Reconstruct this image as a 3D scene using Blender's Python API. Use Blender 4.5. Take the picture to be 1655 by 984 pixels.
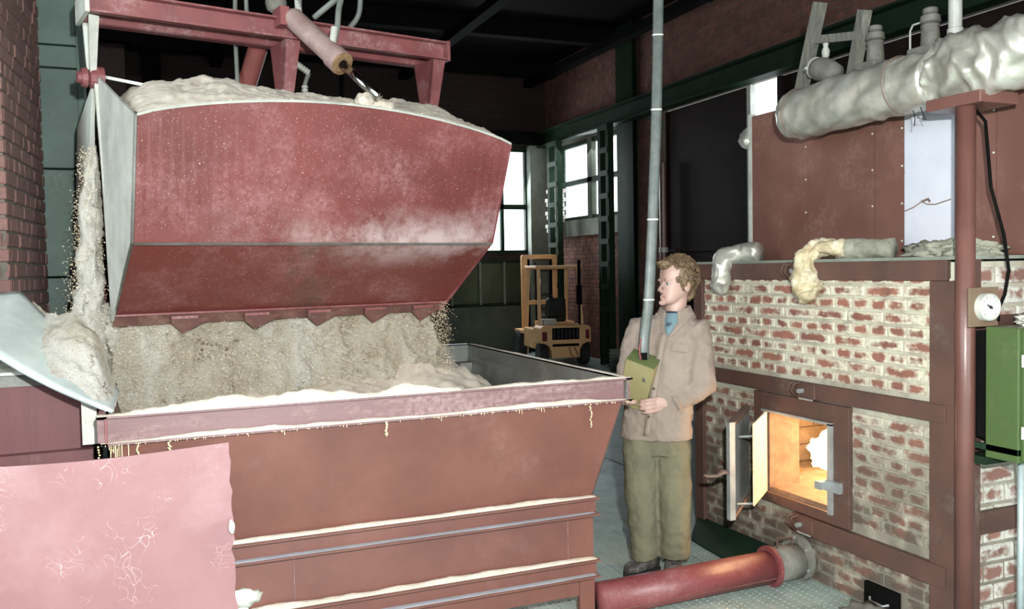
import bpy, bmesh, math, random
from mathutils import Vector, Matrix, noise, Euler
random.seed(7)
PI = math.pi
S = bpy.context.scene
for o in list(bpy.data.objects): bpy.data.objects.remove(o)
COL = S.collection
# ------------------------------------------------------------------ camera
FPX = 1414.9
cd = bpy.data.cameras.new('camera'); cam = bpy.data.objects.new('camera', cd); COL.objects.link(cam); S.camera = cam
pitch, roll, yaw = [math.radians(a) for a in (2.39, -1.076, 22.46)]
cp, sp, cr, sr, cy, sy = math.cos(pitch), math.sin(pitch), math.cos(roll), math.sin(roll), math.cos(yaw), math.sin(yaw)
CF = Vector((sy*cp, cy*cp, -sp)); rt0 = Vector((cy, -sy, 0)); up0 = rt0.cross(CF)
CR = rt0*cr + up0*sr; CU = -rt0*sr + up0*cr; CO = Vector((0, 0, 1.70))
cam.matrix_world = Matrix(((CR.x, CU.x, -CF.x, CO.x), (CR.y, CU.y, -CF.y, CO.y), (CR.z, CU.z, -CF.z, CO.z), (0, 0, 0, 1)))
cd.sensor_fit = 'HORIZONTAL'; cd.sensor_width = 36; cd.lens = 36*FPX/1655; cd.clip_start = .05
# ------------------------------------------------------------------ light and exposure
S.view_settings.view_transform = 'Standard'; S.view_settings.look = 'None'; S.view_settings.gamma = 1
S.view_settings.use_curve_mapping = False; S.view_settings.exposure = 0.0
W = bpy.data.worlds.new('overcast sky'); S.world = W; W.use_nodes = True
wb = W.node_tree.nodes['Background']; wb.inputs[0].default_value = (.93, .97, 1, 1); wb.inputs[1].default_value = 5.0
def lamp(name, kind, loc, power, color=(1, 1, 1), size=.1, target=None, **k):
    l = bpy.data.lights.new(name, kind); l.energy = power; l.color = color
    if kind == 'AREA': l.size = size
    else: l.shadow_soft_size = size
    o = bpy.data.objects.new(name, l); COL.objects.link(o); o.location = loc
    if target is not None: o.rotation_euler = (Vector(target)-Vector(loc)).to_track_quat('-Z', 'Y').to_euler()
    for a, b in k.items(): setattr(l, a, b)
    return o
lamp('flash', 'POINT', (.16, -.05, 2.02), 1080, (.965, 1, .965), .035)
lamp('daylight_left_window', 'AREA', (-4.4, 2.2, 3.3), 260, (.86, .96, 1), 3.2, (.2, 4.2, 1.9))
lamp('daylight_back_window', 'AREA', (6.05, 16.75, 3.05), 200, (.9, .97, 1), 2.1, (5.6, 13, .5))
lamp('daylight_right_window', 'AREA', (8.1, 14.5, 3.4), 90, (.9, .97, 1), 2.0, (5.6, 13, .5))
lamp('rear_fill', 'AREA', (2.2, -4.1, 3.0), 70, (.88, .97, 1), 3.6, (2.8, 6, .4))  # added fill lamp behind the camera to lift the ambient; no known source
# ------------------------------------------------------------------ materials
def lin(c): return tuple(((x/255)/12.92 if x/255 <= .04045 else ((x/255+.055)/1.055)**2.4) for x in c)
class NT:
    def __init__(s, name):
        s.m = bpy.data.materials.new(name); s.m.use_nodes = True; s.t = s.m.node_tree; s.n = s.t.nodes
        s.b = s.n['Principled BSDF']; s.out = s.n['Material Output']
    def add(s, typ, **k):
        n = s.n.new(typ)
        for a, b in k.items(): setattr(n, a, b)
        return n
    def link(s, a, b): s.t.links.new(a, b)
    def pos(s): return s.add('ShaderNodeNewGeometry').outputs['Position']
    def tex(s, scale, detail=4, rough=.6, vec=None, stretch=None, dist=0):
        n = s.add('ShaderNodeTexNoise'); n.inputs['Scale'].default_value = scale; n.inputs['Detail'].default_value = detail
        n.inputs['Roughness'].default_value = rough; n.inputs['Distortion'].default_value = dist
        v = vec if vec is not None else s.pos()
        if stretch:
            mp = s.add('ShaderNodeMapping'); mp.inputs['Scale'].default_value = stretch; s.link(v, mp.inputs[0]); v = mp.outputs[0]
        s.link(v, n.inputs['Vector']); return n.outputs['Fac']
    def ramp(s, fac, a, b):
        n = s.add('ShaderNodeMapRange'); n.inputs[1].default_value = a; n.inputs[2].default_value = b; n.clamp = True
        s.link(fac, n.inputs[0]); return n.outputs[0]
    def mul(s, a, b):
        n = s.add('ShaderNodeMath', operation='MULTIPLY')
        for i, x in enumerate((a, b)):
            if isinstance(x, (int, float)): n.inputs[i].default_value = x
            else: s.link(x, n.inputs[i])
        return n.outputs[0]
    def mix(s, fac, a, b):
        n = s.add('ShaderNodeMixRGB')
        if isinstance(fac, (int, float)): n.inputs[0].default_value = fac
        else: s.link(fac, n.inputs[0])
        for i, x in ((1, a), (2, b)):
            if isinstance(x, tuple): n.inputs[i].default_value = (*lin(x), 1)
            else: s.link(x, n.inputs[i])
        return n.outputs[0]
    def bump(s, fac, st=.3, dist=.01):
        n = s.add('ShaderNodeBump'); n.inputs['Strength'].default_value = st; n.inputs['Distance'].default_value = dist
        s.link(fac, n.inputs['Height']); s.link(n.outputs[0], s.b.inputs['Normal']); return n
    def fin(s, col=None, rough=.6, metal=0):
        if col is not None:
            if isinstance(col, tuple): s.b.inputs['Base Color'].default_value = (*lin(col), 1)
            else: s.link(col, s.b.inputs['Base Color'])
        s.b.inputs['Roughness'].default_value = rough; s.b.inputs['Metallic'].default_value = metal
        return s.m
def mat_mottle(name, c1, c2, scale=3, rough=.6, metal=0, dust=None, dlo=.55, dhi=.75, dscale=2, fine=None, bump=.15, stretch=None, spec=None, gloss=0):
    t = NT(name); col = t.mix(t.ramp(t.tex(scale, 6, .65, stretch=stretch), .35, .65), c1, c2)
    if fine: col = t.mix(t.ramp(t.tex(90, 3, .7), .55, .75), col, fine)
    if dust: col = t.mix(t.mul(t.ramp(t.tex(dscale, 7, .7, stretch=stretch), dlo, dhi), t.ramp(t.tex(40, 3), .3, .6)), col, dust)
    t.bump(t.tex(60, 4), bump, .004); m = t.fin(col, rough, metal)
    if spec is not None: t.b.inputs['Specular IOR Level'].default_value = spec
    if gloss: t.b.inputs['Coat Weight'].default_value = gloss; t.b.inputs['Coat Roughness'].default_value = .35
    return m
M = {}
M['red_paint'] = mat_mottle('dusty_red_paint', (114, 72, 62), (98, 60, 52), 2.5, .5, dust=(140, 104, 98), dlo=.55, dhi=.9, dscale=1.6)
M['rim_mauve'] = mat_mottle('dusty_mauve_rim', (118, 88, 90), (100, 70, 70), 4, .5, dust=(176, 150, 150), dlo=.45, dhi=.75, dscale=4, stretch=(.5, 1, 3))
M['lip_brown'] = mat_mottle('dusty_brown_lip', (104, 66, 58), (84, 54, 48), 8, .7, dust=(130, 108, 92), dlo=.5, dhi=.75, dscale=9)
M['chute_pale'] = mat_mottle('dust_coated_chute', (196, 206, 202), (168, 178, 176), 5, .5, dust=(150, 156, 154), dlo=.58, dhi=.8, dscale=4)
M['bucket_red'] = mat_mottle('worn_red_paint', (124, 66, 68), (108, 50, 52), 2.2, .45, dust=(158, 122, 122), dlo=.48, dhi=.8, dscale=2.4, fine=(150, 96, 96), bump=.2)
def mat_bucket():
    t = NT('worn_bucket_paint'); col = t.mix(t.ramp(t.tex(2.2, 6, .65), .35, .65), (114, 55, 53), (94, 43, 40))
    sx = t.add('ShaderNodeSeparateXYZ'); t.link(t.pos(), sx.inputs[0])
    lowp = t.ramp(sx.outputs[2], 1.86, 1.80); col = t.mix(t.mul(lowp, .75), col, (106, 52, 45))
    col = t.mix(t.mul(t.ramp(t.tex(2.6, 7, .72), .48, .78), t.ramp(t.tex(45, 3), .3, .62)), col, (160, 114, 116))
    b1 = t.mul(t.ramp(sx.outputs[2], 2.05, 1.88), t.ramp(sx.outputs[2], 1.70, 1.84)); b1 = t.mul(b1, t.ramp(t.tex(3.2, 7, .75), .42, .62)); b1 = t.mul(b1, t.ramp(sx.outputs[0], .2, 1.2))
    col = t.mix(t.mul(b1, .8), col, (188, 168, 166))
    gs = t.mul(t.mul(t.ramp(sx.outputs[0], .62, .72), t.ramp(sx.outputs[0], .98, .80)), lowp); col = t.mix(t.mul(gs, t.ramp(t.tex(6, 6, .7), .42, .62)), col, (88, 62, 52))
    v = t.tex(160, 2, .6); col = t.mix(t.ramp(v, .66, .74), col, (206, 180, 172))
    t.bump(t.tex(60, 4), .2, .004); return t.fin(col, .45)
M['bucket_shell'] = mat_bucket()
M['beam_red'] = mat_mottle('beam_red_paint', (130, 72, 73), (110, 60, 61), 4, .5, dust=(164, 134, 132), dlo=.5, dhi=.8, dscale=5)
M['bare_grey'] = mat_mottle('dusty_grey_steel', (190, 192, 184), (160, 160, 152), 5, .55, .1, dust=(205, 205, 196), dlo=.4, dhi=.7, dscale=4)
M['inner_grey'] = mat_mottle('worn_inner_steel', (120, 122, 118), (96, 92, 86), 3, .4, .4, dust=(150, 150, 144), dlo=.5, dhi=.8)
M['furnace_frame'] = mat_mottle('furnace_frame_paint', (92, 64, 55), (74, 54, 48), 4, .6, dust=(112, 104, 94), dlo=.55, dhi=.8, dscale=2.5)
M['casing'] = mat_mottle('brown_sheet_paint', (116, 82, 73), (98, 66, 58), 1.2, .42, dust=(140, 110, 100), dlo=.5, dhi=.8, dscale=3)
M['pole_brown'] = mat_mottle('brown_gloss_paint', (106, 72, 65), (92, 60, 54), 3, .35)
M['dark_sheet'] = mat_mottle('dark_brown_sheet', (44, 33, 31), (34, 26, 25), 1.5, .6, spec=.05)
M['pink'] = mat_mottle('scratched_red_sheet', (150, 88, 88), (138, 78, 78), 3, .5, dust=(166, 112, 112), dlo=.45, dhi=.8, dscale=2, bump=.08)
M['bin_red'] = mat_mottle('dark_red_paint', (98, 56, 58), (86, 48, 50), 2, .6, dust=(116, 76, 76), stretch=(5, 5, .4))
M['white_sheet'] = mat_mottle('whitewashed_sheet', (200, 200, 208), (182, 184, 196), 2, .5, dust=(120, 100, 90), dlo=.66, dhi=.74, dscale=7)
M['green_steel'] = mat_mottle('dark_green_steel', (36, 52, 38), (28, 42, 32), 3, .6, spec=.05)
M['column_green'] = mat_mottle('grey_green_column', (82, 102, 95), (68, 86, 80), 4, .6, dust=(110, 124, 116))
M['near_black'] = mat_mottle('dull_black', (18, 18, 17), (12, 12, 11), 5, .95, spec=.05)
M['ceiling'] = mat_mottle('dark_plank_ceiling', (24, 19, 17), (15, 13, 12), 4, .95, stretch=(.5, 6, 1), spec=.05)
M['concrete'] = mat_mottle('grey_concrete', (128, 132, 122), (100, 106, 98), 2.5, .85, dust=(150, 150, 140))
M['dark_concrete'] = mat_mottle('dark_concrete', (84, 88, 76), (58, 62, 52), 1.5, .9)
M['floor_smooth'] = mat_mottle('dusty_steel_floor', (170, 190, 185), (132, 154, 149), 3, .5, .05, dust=(186, 200, 194), dlo=.45, dhi=.75, dscale=5)
M['floor_plate'] = mat_mottle('tread_plate', (160, 174, 167), (132, 148, 141), 5, .5, .1, dust=(178, 188, 180), dlo=.5, dhi=.8, dscale=8)
M['floor_lug'] = mat_mottle('worn_lug', (175, 188, 180), (150, 164, 156), 8, .35, .3)
M['foil'] = None
M['grey_fitting'] = mat_mottle('dusty_fitting', (122, 120, 112), (92, 90, 84), 12, .8)
M['old_wood'] = mat_mottle('old_grey_wood', (132, 132, 122), (96, 94, 86), 14, .85, stretch=(3, 3, .3))
M['hose'] = mat_mottle('grey_rubber_hose', (112, 116, 110), (90, 94, 90), 8, .6)
M['chrome'] = mat_mottle('chrome', (215, 215, 210), (190, 190, 186), 8, .12, 1)
M['rust_end'] = mat_mottle('rusty_cylinder_end', (140, 112, 80), (100, 70, 48), 40, .8, bump=.6)
M['cyl_paint'] = mat_mottle('dusty_pink_cylinder', (150, 128, 124), (132, 104, 100), 6, .5, dust=(205, 190, 180), dlo=.4, dhi=.7)
M['cyl_red'] = mat_mottle('red_cylinder', (128, 72, 66), (110, 60, 56), 6, .5)
M['duct_tape'] = mat_mottle('grey_wrapped_duct', (88, 94, 91), (70, 76, 73), 20, .4, .1)
M['olive_box'] = mat_mottle('olive_box_paint', (138, 130, 92), (126, 118, 82), 6, .5, bump=.05)
M['olive_top'] = mat_mottle('green_box_paint', (98, 108, 66), (84, 94, 56), 6, .5, bump=.05)
M['green_box'] = mat_mottle('green_cabinet_paint', (74, 94, 54), (68, 86, 48), 2, .4, dust=(96, 110, 76), dlo=.6, dhi=.8)
M['brown_plate'] = mat_mottle('brown_plate', (118, 98, 80), (104, 86, 68), 4, .6)
M['dial'] = mat_mottle('white_dial', (226, 232, 226), (214, 222, 214), 4, .3, bump=.0)
M['wool'] = mat_mottle('yellow_mineral_wool', (196, 182, 150), (150, 132, 100), 18, .95, dust=(216, 208, 184), dlo=.45, dhi=.6, dscale=12, bump=1)
M['wool_grey'] = mat_mottle('grey_mineral_wool', (150, 150, 134), (120, 120, 106), 16, .95, dust=(170, 168, 154), dscale=12, bump=1)
M['skin'] = mat_mottle('skin', (176, 146, 134), (166, 132, 122), 18, .5, bump=.03)
M['lip'] = mat_mottle('lip', (156, 104, 98), (146, 96, 92), 18, .5, bump=.03)
M['white_eye'] = mat_mottle('eye_white', (150, 146, 142), (144, 140, 136), 18, .2, bump=0)
M['dark_eye'] = mat_mottle('eye_iris', (40, 38, 36), (30, 28, 26), 60, .2, bump=0)
M['hair'] = mat_mottle('sandy_hair', (112, 90, 64), (76, 58, 42), 30, .55, dust=(160, 136, 100), dlo=.55, dhi=.7, dscale=22, bump=.4)
M['jacket'] = mat_mottle('faded_brown_jacket', (142, 128, 117), (128, 114, 104), 6, .9, dust=(136, 122, 110), dlo=.55, dhi=.75, dscale=5, bump=.3)
M['trousers'] = mat_mottle('olive_trousers', (112, 108, 86), (96, 92, 74), 6, .9, dust=(100, 98, 74), dlo=.6, dhi=.75, dscale=7, bump=.3)
M['boot'] = mat_mottle('dusty_black_leather', (84, 80, 76), (52, 48, 46), 14, .6, dust=(128, 124, 118), dlo=.5, dhi=.7, dscale=10)
M['tshirt'] = mat_mottle('light_blue_tshirt', (104, 126, 134), (94, 116, 124), 10, .9)
M['navy'] = mat_mottle('navy_print', (30, 36, 60), (26, 30, 50), 10, .8, bump=0)
M['orange_fork'] = mat_mottle('orange_truck_paint', (232, 182, 130), (212, 164, 114), 3, .5, dust=(176, 130, 90))
M['black_rubber'] = mat_mottle('black_rubber', (36, 36, 36), (26, 26, 26), 6, .8)
M['black_vinyl'] = mat_mottle('black_vinyl', (40, 44, 42), (30, 32, 30), 8, .3)
M['red_light'] = mat_mottle('red_tail_light', (112, 26, 40), (100, 22, 34), 8, .3)
M['conduit'] = mat_mottle('pale_conduit', (172, 186, 186), (150, 162, 162), 8, .45, .3)
M['hot_iron'] = mat_mottle('heat_stained_iron', (120, 96, 84), (96, 80, 72), 12, .6)
M['door_light'] = mat_mottle('pale_yellow_plate', (206, 184, 150), (190, 166, 132), 10, .6, bump=.1)  # plain pale yellowish base colour of the inner furnace door
M['iron_grey'] = mat_mottle('grey_iron_door', (160, 164, 164), (134, 138, 138), 9, .45, .3)
M['firebrick'] = mat_mottle('fire_brick', (128, 100, 80), (104, 80, 64), 14, .9)
M['straw'] = mat_mottle('straw_shaving', (228, 208, 170), (206, 184, 146), 30, .9)
M['letter'] = mat_mottle('dial_marks', (40, 40, 44), (30, 30, 34), 30, .8, bump=0)
# sawdust (surface) and falling sawdust (darker, speckled)
def mat_sawdust(name, c1, c2, c3, lo, hi, bs=1.0):
    t = NT(name); a = t.tex(7, 6, .7); col = t.mix(t.ramp(a, .35, .65), c1, c2)
    col = t.mix(t.mul(t.ramp(t.tex(5, 6, .75, dist=.6), lo, hi), t.ramp(t.tex(70, 3, .8), .42, .56)), col, c3)
    t.bump(t.tex(140, 5, .8), bs, .012); return t.fin(col, .95)
M['sawdust'] = mat_sawdust('sawdust', (236, 226, 210), (222, 208, 190), (186, 164, 134), .6, .8, .8)
def mat_fall():
    t = NT('falling_sawdust'); col = t.mix(t.ramp(t.tex(6, 6, .7), .35, .65), (234, 226, 208), (212, 201, 178))
    col = t.mix(t.ramp(t.tex(3.2, 4, .6, stretch=(1, 1, .22)), .47, .60), col, (246, 241, 230))
    col = t.mix(t.mul(t.ramp(t.tex(4, 6, .8, dist=.8), .53, .64), t.ramp(t.tex(60, 3, .8), .48, .58)), col, (112, 84, 44))
    col = t.mix(t.ramp(t.tex(130, 2, .8), .60, .72), col, (150, 122, 80))
    t.bump(t.tex(110, 6, .85), 1.0, .02); return t.fin(col, .95)
M['sawdust_fall'] = mat_fall()
M['blue_dust'] = mat_sawdust('thin_grey_dust', (176, 178, 186), (160, 162, 170), (150, 140, 140), .6, .8, .2)
M['flake_a'] = mat_sawdust('pale_flake', (232, 216, 190), (214, 196, 166), (190, 160, 120), .5, .7, .2)
M['flake_b'] = mat_sawdust('brown_flake', (150, 122, 76), (118, 92, 54), (90, 66, 36), .5, .7, .2)
# bricks
def mat_brick(name, c1, c2, c3, lime, lo, hi, rnd=True, soot=None, z0=.42, z1=1.2, border=False):
    t = NT(name); r = t.add('ShaderNodeObjectInfo').outputs['Random'] if rnd else t.tex(4.5, 1, .5)
    col = t.mix(t.ramp(r, .2, .8), c1, c2) if rnd else t.mix(t.ramp(r, .4, .6), c1, c2)
    col = t.mix(t.ramp(t.tex(9, 4), .5, .7), col, c3)
    if lime and border:
        tc = t.add('ShaderNodeTexCoord'); sg = t.add('ShaderNodeSeparateXYZ'); t.link(tc.outputs['Generated'], sg.inputs[0]); e = None
        for ax, st in ((0, .30), (2, .42)):
            p = t.add('ShaderNodeMath', operation='PINGPONG'); p.inputs[1].default_value = .5; t.link(sg.outputs[ax], p.inputs[0]); q = t.ramp(p.outputs[0], 0, st*.8)
            e = q if e is None else t.mul(e, q)
        n1 = t.tex(9, 5, .7, stretch=(1, 1, 1.3)); ad = t.add('ShaderNodeMath', operation='ADD'); t.link(t.mul(e, .62), ad.inputs[0]); t.link(t.ramp(n1, .30, .70), ad.inputs[1])
        rn = t.add('ShaderNodeMath', operation='SUBTRACT'); t.link(ad.outputs[0], rn.inputs[0]); t.link(t.mul(t.ramp(r, 0, 1), .22), rn.inputs[1])
        col = t.mix(t.mul(t.ramp(rn.outputs[0], .98, .56), t.ramp(t.tex(38, 4, .75), .22, .52)), col, lime)
    elif lime: col = t.mix(t.ramp(t.tex(11, 6, .72, dist=.4, stretch=(1, 1, 1.7)), lo, hi), col, lime)
    if soot:   # permanent soot and dirt stain: heavier low on the furnace
        sx = t.add('ShaderNodeSeparateXYZ'); t.link(t.pos(), sx.inputs[0])
        f = t.mul(t.ramp(sx.outputs[2], z1, z0), t.ramp(t.tex(5, 5, .6), .24, .52)); col = t.mix(t.mul(f, .96), col, soot)
    t.bump(t.tex(55, 5, .7), .5, .008); return t.fin(col, .9)
M['brick_furnace'] = mat_brick('lime_smeared_brick', (146, 96, 80), (122, 78, 66), (112, 76, 66), (204, 198, 178), .40, .58, True, (84, 74, 64), border=True)
M['mortar_furnace'] = mat_brick('lime_mortar', (182, 178, 160), (164, 158, 142), (146, 138, 124), None, 0, 0, False, (112, 106, 94))
M['brick_side'] = mat_brick('thick_limed_brick', (142, 104, 92), (124, 90, 80), (112, 80, 70), (196, 196, 186), .38, .5, border=True)
M['brick_wall'] = mat_brick('old_red_brick', (124, 80, 68), (104, 66, 57), (94, 66, 58), (112, 94, 84), .62, .85)
M['brick_wall_stuff'] = mat_brick('old_red_brick_joined', (124, 80, 68), (104, 66, 57), (94, 66, 58), (112, 94, 84), .62, .85, False)
M['brick_left'] = mat_brick('brown_brick', (120, 88, 82), (104, 74, 69), (98, 76, 71), (132, 116, 108), .6, .85)
M['mortar_wall'] = mat_mottle('grey_mortar', (106, 100, 90), (84, 78, 70), 6, .95)
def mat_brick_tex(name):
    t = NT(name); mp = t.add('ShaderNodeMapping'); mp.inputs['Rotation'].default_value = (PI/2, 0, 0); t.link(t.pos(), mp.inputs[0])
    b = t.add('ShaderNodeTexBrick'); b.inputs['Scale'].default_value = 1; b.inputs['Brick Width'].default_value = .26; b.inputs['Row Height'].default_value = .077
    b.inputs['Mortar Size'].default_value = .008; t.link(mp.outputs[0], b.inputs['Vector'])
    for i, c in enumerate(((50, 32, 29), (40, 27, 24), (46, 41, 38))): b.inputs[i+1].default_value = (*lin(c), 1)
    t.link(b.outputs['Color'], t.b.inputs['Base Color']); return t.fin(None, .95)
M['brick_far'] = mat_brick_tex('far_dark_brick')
def mat_emit(name, col, st, col2=None, scale=6):
    t = NT(name); e = t.add('ShaderNodeEmission'); e.inputs[1].default_value = st
    if col2: t.link(t.mix(t.ramp(t.tex(scale, 3), .35, .65), col, col2), e.inputs[0])
    else: e.inputs[0].default_value = (*lin(col), 1)
    t.link(e.outputs[0], t.out.inputs[0]); return t.m
M['flame'] = mat_emit('flame', (255, 240, 190), 10, (255, 214, 120))
M['ember'] = mat_emit('ember_bed', (255, 170, 90), 1.6, (230, 110, 60), 20)
def mat_foil(name, c1, c2):
    t = NT(name); col = t.mix(t.ramp(t.tex(6, 4), .4, .65), c1, c2)
    n = t.add('ShaderNodeTexNoise'); n.inputs['Scale'].default_value = 6; n.inputs['Detail'].default_value = 2; n.inputs['Distortion'].default_value = 1.0; t.link(t.pos(), n.inputs['Vector'])
    t.bump(n.outputs['Fac'], .35, .03); return t.fin(col, .38, .6)
M['foil'] = mat_foil('silver_foil_wrap', (206, 204, 194), (170, 166, 154))
M['foil_dull'] = mat_foil('dull_foil_wrap', (160, 160, 146), (130, 130, 118))
def mat_glass(name, tint, a=.25):
    t = NT(name); tr = t.add('ShaderNodeBsdfTransparent'); tr.inputs[0].default_value = (*tint, 1); mx = t.add('ShaderNodeMixShader'); mx.inputs[0].default_value = a
    t.b.inputs['Base Color'].default_value = (.7, .75, .72, 1); t.b.inputs['Roughness'].default_value = .15
    t.link(tr.outputs[0], mx.inputs[1]); t.link(t.b.outputs[0], mx.inputs[2]); t.link(mx.outputs[0], t.out.inputs[0]); return t.m
M['glass'] = mat_glass('dusty_window_glass', (.95, .97, .98), .12)
M['glass_dark'] = mat_mottle('grimy_wired_glass', (74, 84, 66), (52, 60, 48), 2, .35)
M['lamp_glass'] = mat_glass('dusty_lamp_glass', (.6, .62, .6), .5)
def mat_scratch():
    t = NT('scratched_pink_sheet'); col = t.mix(t.ramp(t.tex(3, 6, .65), .35, .65), (122, 84, 86), (112, 76, 79))
    col = t.mix(t.ramp(t.tex(2, 7, .7), .5, .8), col, (136, 104, 106))
    v = t.add('ShaderNodeTexVoronoi', feature='DISTANCE_TO_EDGE'); v.inputs['Scale'].default_value = 13
    nz = t.add('ShaderNodeTexNoise'); nz.inputs['Scale'].default_value = 5; t.link(t.pos(), nz.inputs['Vector'])
    ad = t.add('ShaderNodeVectorMath', operation='ADD'); t.link(t.pos(), ad.inputs[0]); t.link(nz.outputs['Color'], ad.inputs[1]); t.link(ad.outputs[0], v.inputs['Vector'])
    f = t.mul(t.ramp(v.outputs['Distance'], .014, .0), t.ramp(t.tex(5.5, 5, .7), .52, .6)); col = t.mix(t.mul(f, .7), col, (212, 190, 184)); t.bump(t.tex(30, 4), .1, .004)
    return t.fin(col, .5)
M['pink'] = mat_scratch()

# ------------------------------------------------------------------ mesh building
class MB:
    def __init__(s): s.v = []; s.f = []
    def add(s, vs, fs):
        n = len(s.v); s.v += [tuple(v) for v in vs]; s.f += [tuple(i+n for i in f) for f in fs]; return s
    def box(s, a, b, m=None):
        x0, y0, z0 = a; x1, y1, z1 = b
        vs = [Vector(p) for p in ((x0, y0, z0), (x1, y0, z0), (x1, y1, z0), (x0, y1, z0), (x0, y0, z1), (x1, y0, z1), (x1, y1, z1), (x0, y1, z1))]
        if m: vs = [m @ v for v in vs]
        return s.add(vs, [(0, 3, 2, 1), (4, 5, 6, 7), (0, 1, 5, 4), (1, 2, 6, 5), (2, 3, 7, 6), (3, 0, 4, 7)])
    def tube(s, pts, r, n=10, cap=True, flat=None):
        pts = [Vector(p) for p in pts]; rs = r if isinstance(r, (list, tuple)) else [r]*len(pts); rings = []; u = None
        for i, p in enumerate(pts):
            t = (pts[min(i+1, len(pts)-1)]-pts[max(i-1, 0)]).normalized()
            if u is None:
                u = t.orthogonal().normalized() if abs(t.z) > .99 else Vector((0, 0, 1)).cross(t).normalized()
            u = (u - t*u.dot(t)).normalized(); w = t.cross(u)
            k = flat or 1
            rings.append([p + u*math.cos(a)*rs[i] + w*math.sin(a)*rs[i]*k for a in [2*PI*j/n for j in range(n)]])
        return s.loft(rings, cap)
    def loft(s, rings, cap=True, closed=True):
        n = len(rings[0]); vs = [v for r in rings for v in r]; fs = []
        for i in range(len(rings)-1):
            for j in range(n if closed else n-1):
                k = (j+1) % n; fs.append((i*n+j, i*n+k, (i+1)*n+k, (i+1)*n+j))
        if cap: fs.append(tuple(reversed(range(n)))); fs.append(tuple((len(rings)-1)*n+j for j in range(n)))
        return s.add(vs, fs)
    def lathe(s, base, axis, prof, n=20):
        base = Vector(base); ax = Vector(axis).normalized(); u = ax.orthogonal().normalized(); w = ax.cross(u)
        return s.loft([[base+ax*h+(u*math.cos(2*PI*j/n)+w*math.sin(2*PI*j/n))*max(r, .0005) for j in range(n)] for h, r in prof])
    def bar(s, a, b, w, h, up=(0, 0, 1)):     # rectangular bar from a to b
        a = Vector(a); b = Vector(b); t = (b-a).normalized(); u = Vector(up).cross(t)
        u = u.normalized() if u.length > 1e-4 else Vector((1, 0, 0)); q = t.cross(u)
        return s.loft([[p+u*x*w/2+q*y*h/2 for x, y in ((-1, -1), (1, -1), (1, 1), (-1, 1))] for p in (a, b)])
    def plate(s, pts, n):                      # polygon thickened by vector n
        n = Vector(n); pts = [Vector(p) for p in pts]; return s.loft([pts, [p+n for p in pts]])
    def blob(s, c, r, amp=.2, freq=8, n=3, seed=0, sc=(1, 1, 1)):
        bm = bmesh.new(); bmesh.ops.create_icosphere(bm, subdivisions=n, radius=1); c = Vector(c)
        vs = []
        for v in bm.verts:
            d = v.co.normalized(); k = r*(1+amp*noise.fractal(d*freq/4+Vector((seed, seed*.7, 0)), 1, 2, 4))
            vs.append(c+Vector((d.x*sc[0], d.y*sc[1], d.z*sc[2]))*k)
        fs = [tuple(x.index for x in f.verts) for f in bm.faces]; bm.free(); return s.add(vs, fs)
    def sub(s, f):
        s.v = [tuple(f(Vector(v))) for v in s.v]; return s
WM = {}
def wm(o): return WM.get(o.name, Matrix())
def obj(name, mb, mat, parent=None, smooth=False, bevel=0, at=None, rot=None, normals=True):
    me = bpy.data.meshes.new(name); me.from_pydata(mb.v, [], mb.f); me.update()
    if normals:
        bm = bmesh.new(); bm.from_mesh(me); bmesh.ops.recalc_face_normals(bm, faces=bm.faces); bm.to_mesh(me); bm.free()
    o = bpy.data.objects.new(name, me); COL.objects.link(o); me.materials.append(M[mat] if isinstance(mat, str) else mat)
    if parent is None:
        if at is None:
            xs = [v[0] for v in mb.v]; ys = [v[1] for v in mb.v]; zs = [v[2] for v in mb.v]
            at = ((min(xs)+max(xs))/2, (min(ys)+max(ys))/2, min(zs))
        T = Matrix.Translation(at); me.transform(T.inverted()); o.location = at; WM[o.name] = T
    else:
        P = wm(parent); me.transform(P.inverted()); o.parent = parent; WM[o.name] = P
    if smooth: me.polygons.foreach_set('use_smooth', [True]*len(me.polygons))
    if bevel:
        b = o.modifiers.new('bevel', 'BEVEL'); b.width = bevel; b.segments = 2; b.limit_method = 'ANGLE'
    return o
def tag(o, label, cat, group=None, kind=None):
    o['label'] = label
    if cat: o['category'] = cat
    if group: o['group'] = group
    if kind: o['kind'] = kind
    return o
def thing(name, label, cat, loc, group=None):
    o = bpy.data.objects.new(name, None); o.empty_display_size = .1; COL.objects.link(o); o.location = loc; WM[o.name] = Matrix.Translation(loc)
    return tag(o, label, cat, group)
def struct(name, mb, mat, **k):
    o = obj(name, mb, mat, **k); o['kind'] = 'structure'; return o
def stuff(o): o['kind'] = 'stuff'; return o
def remesh(o, vox, smooth=2, disp=0, dsize=.1, seed=0):
    r = o.modifiers.new('r', 'REMESH'); r.mode = 'VOXEL'; r.voxel_size = vox; r.use_smooth_shade = True
    if smooth: m = o.modifiers.new('s', 'SMOOTH'); m.factor = .5; m.iterations = smooth
    if disp:
        t = bpy.data.textures.new('n%s' % o.name, 'CLOUDS'); t.noise_scale = dsize; t.noise_depth = 3
        d = o.modifiers.new('d', 'DISPLACE'); d.texture = t; d.strength = disp; d.mid_level = .5; d.texture_coords = 'LOCAL'
    return o
# camera view test used only to choose which bricks are single objects
def in_view(p, m=20):
    d = Vector(p)-CO; z = d.dot(CF)
    if z < .1: return False
    x = 827+FPX*d.dot(CR)/z; y = 492-FPX*d.dot(CU)/z
    return -m < x < 1655+m and -m < y < 984+m
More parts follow.
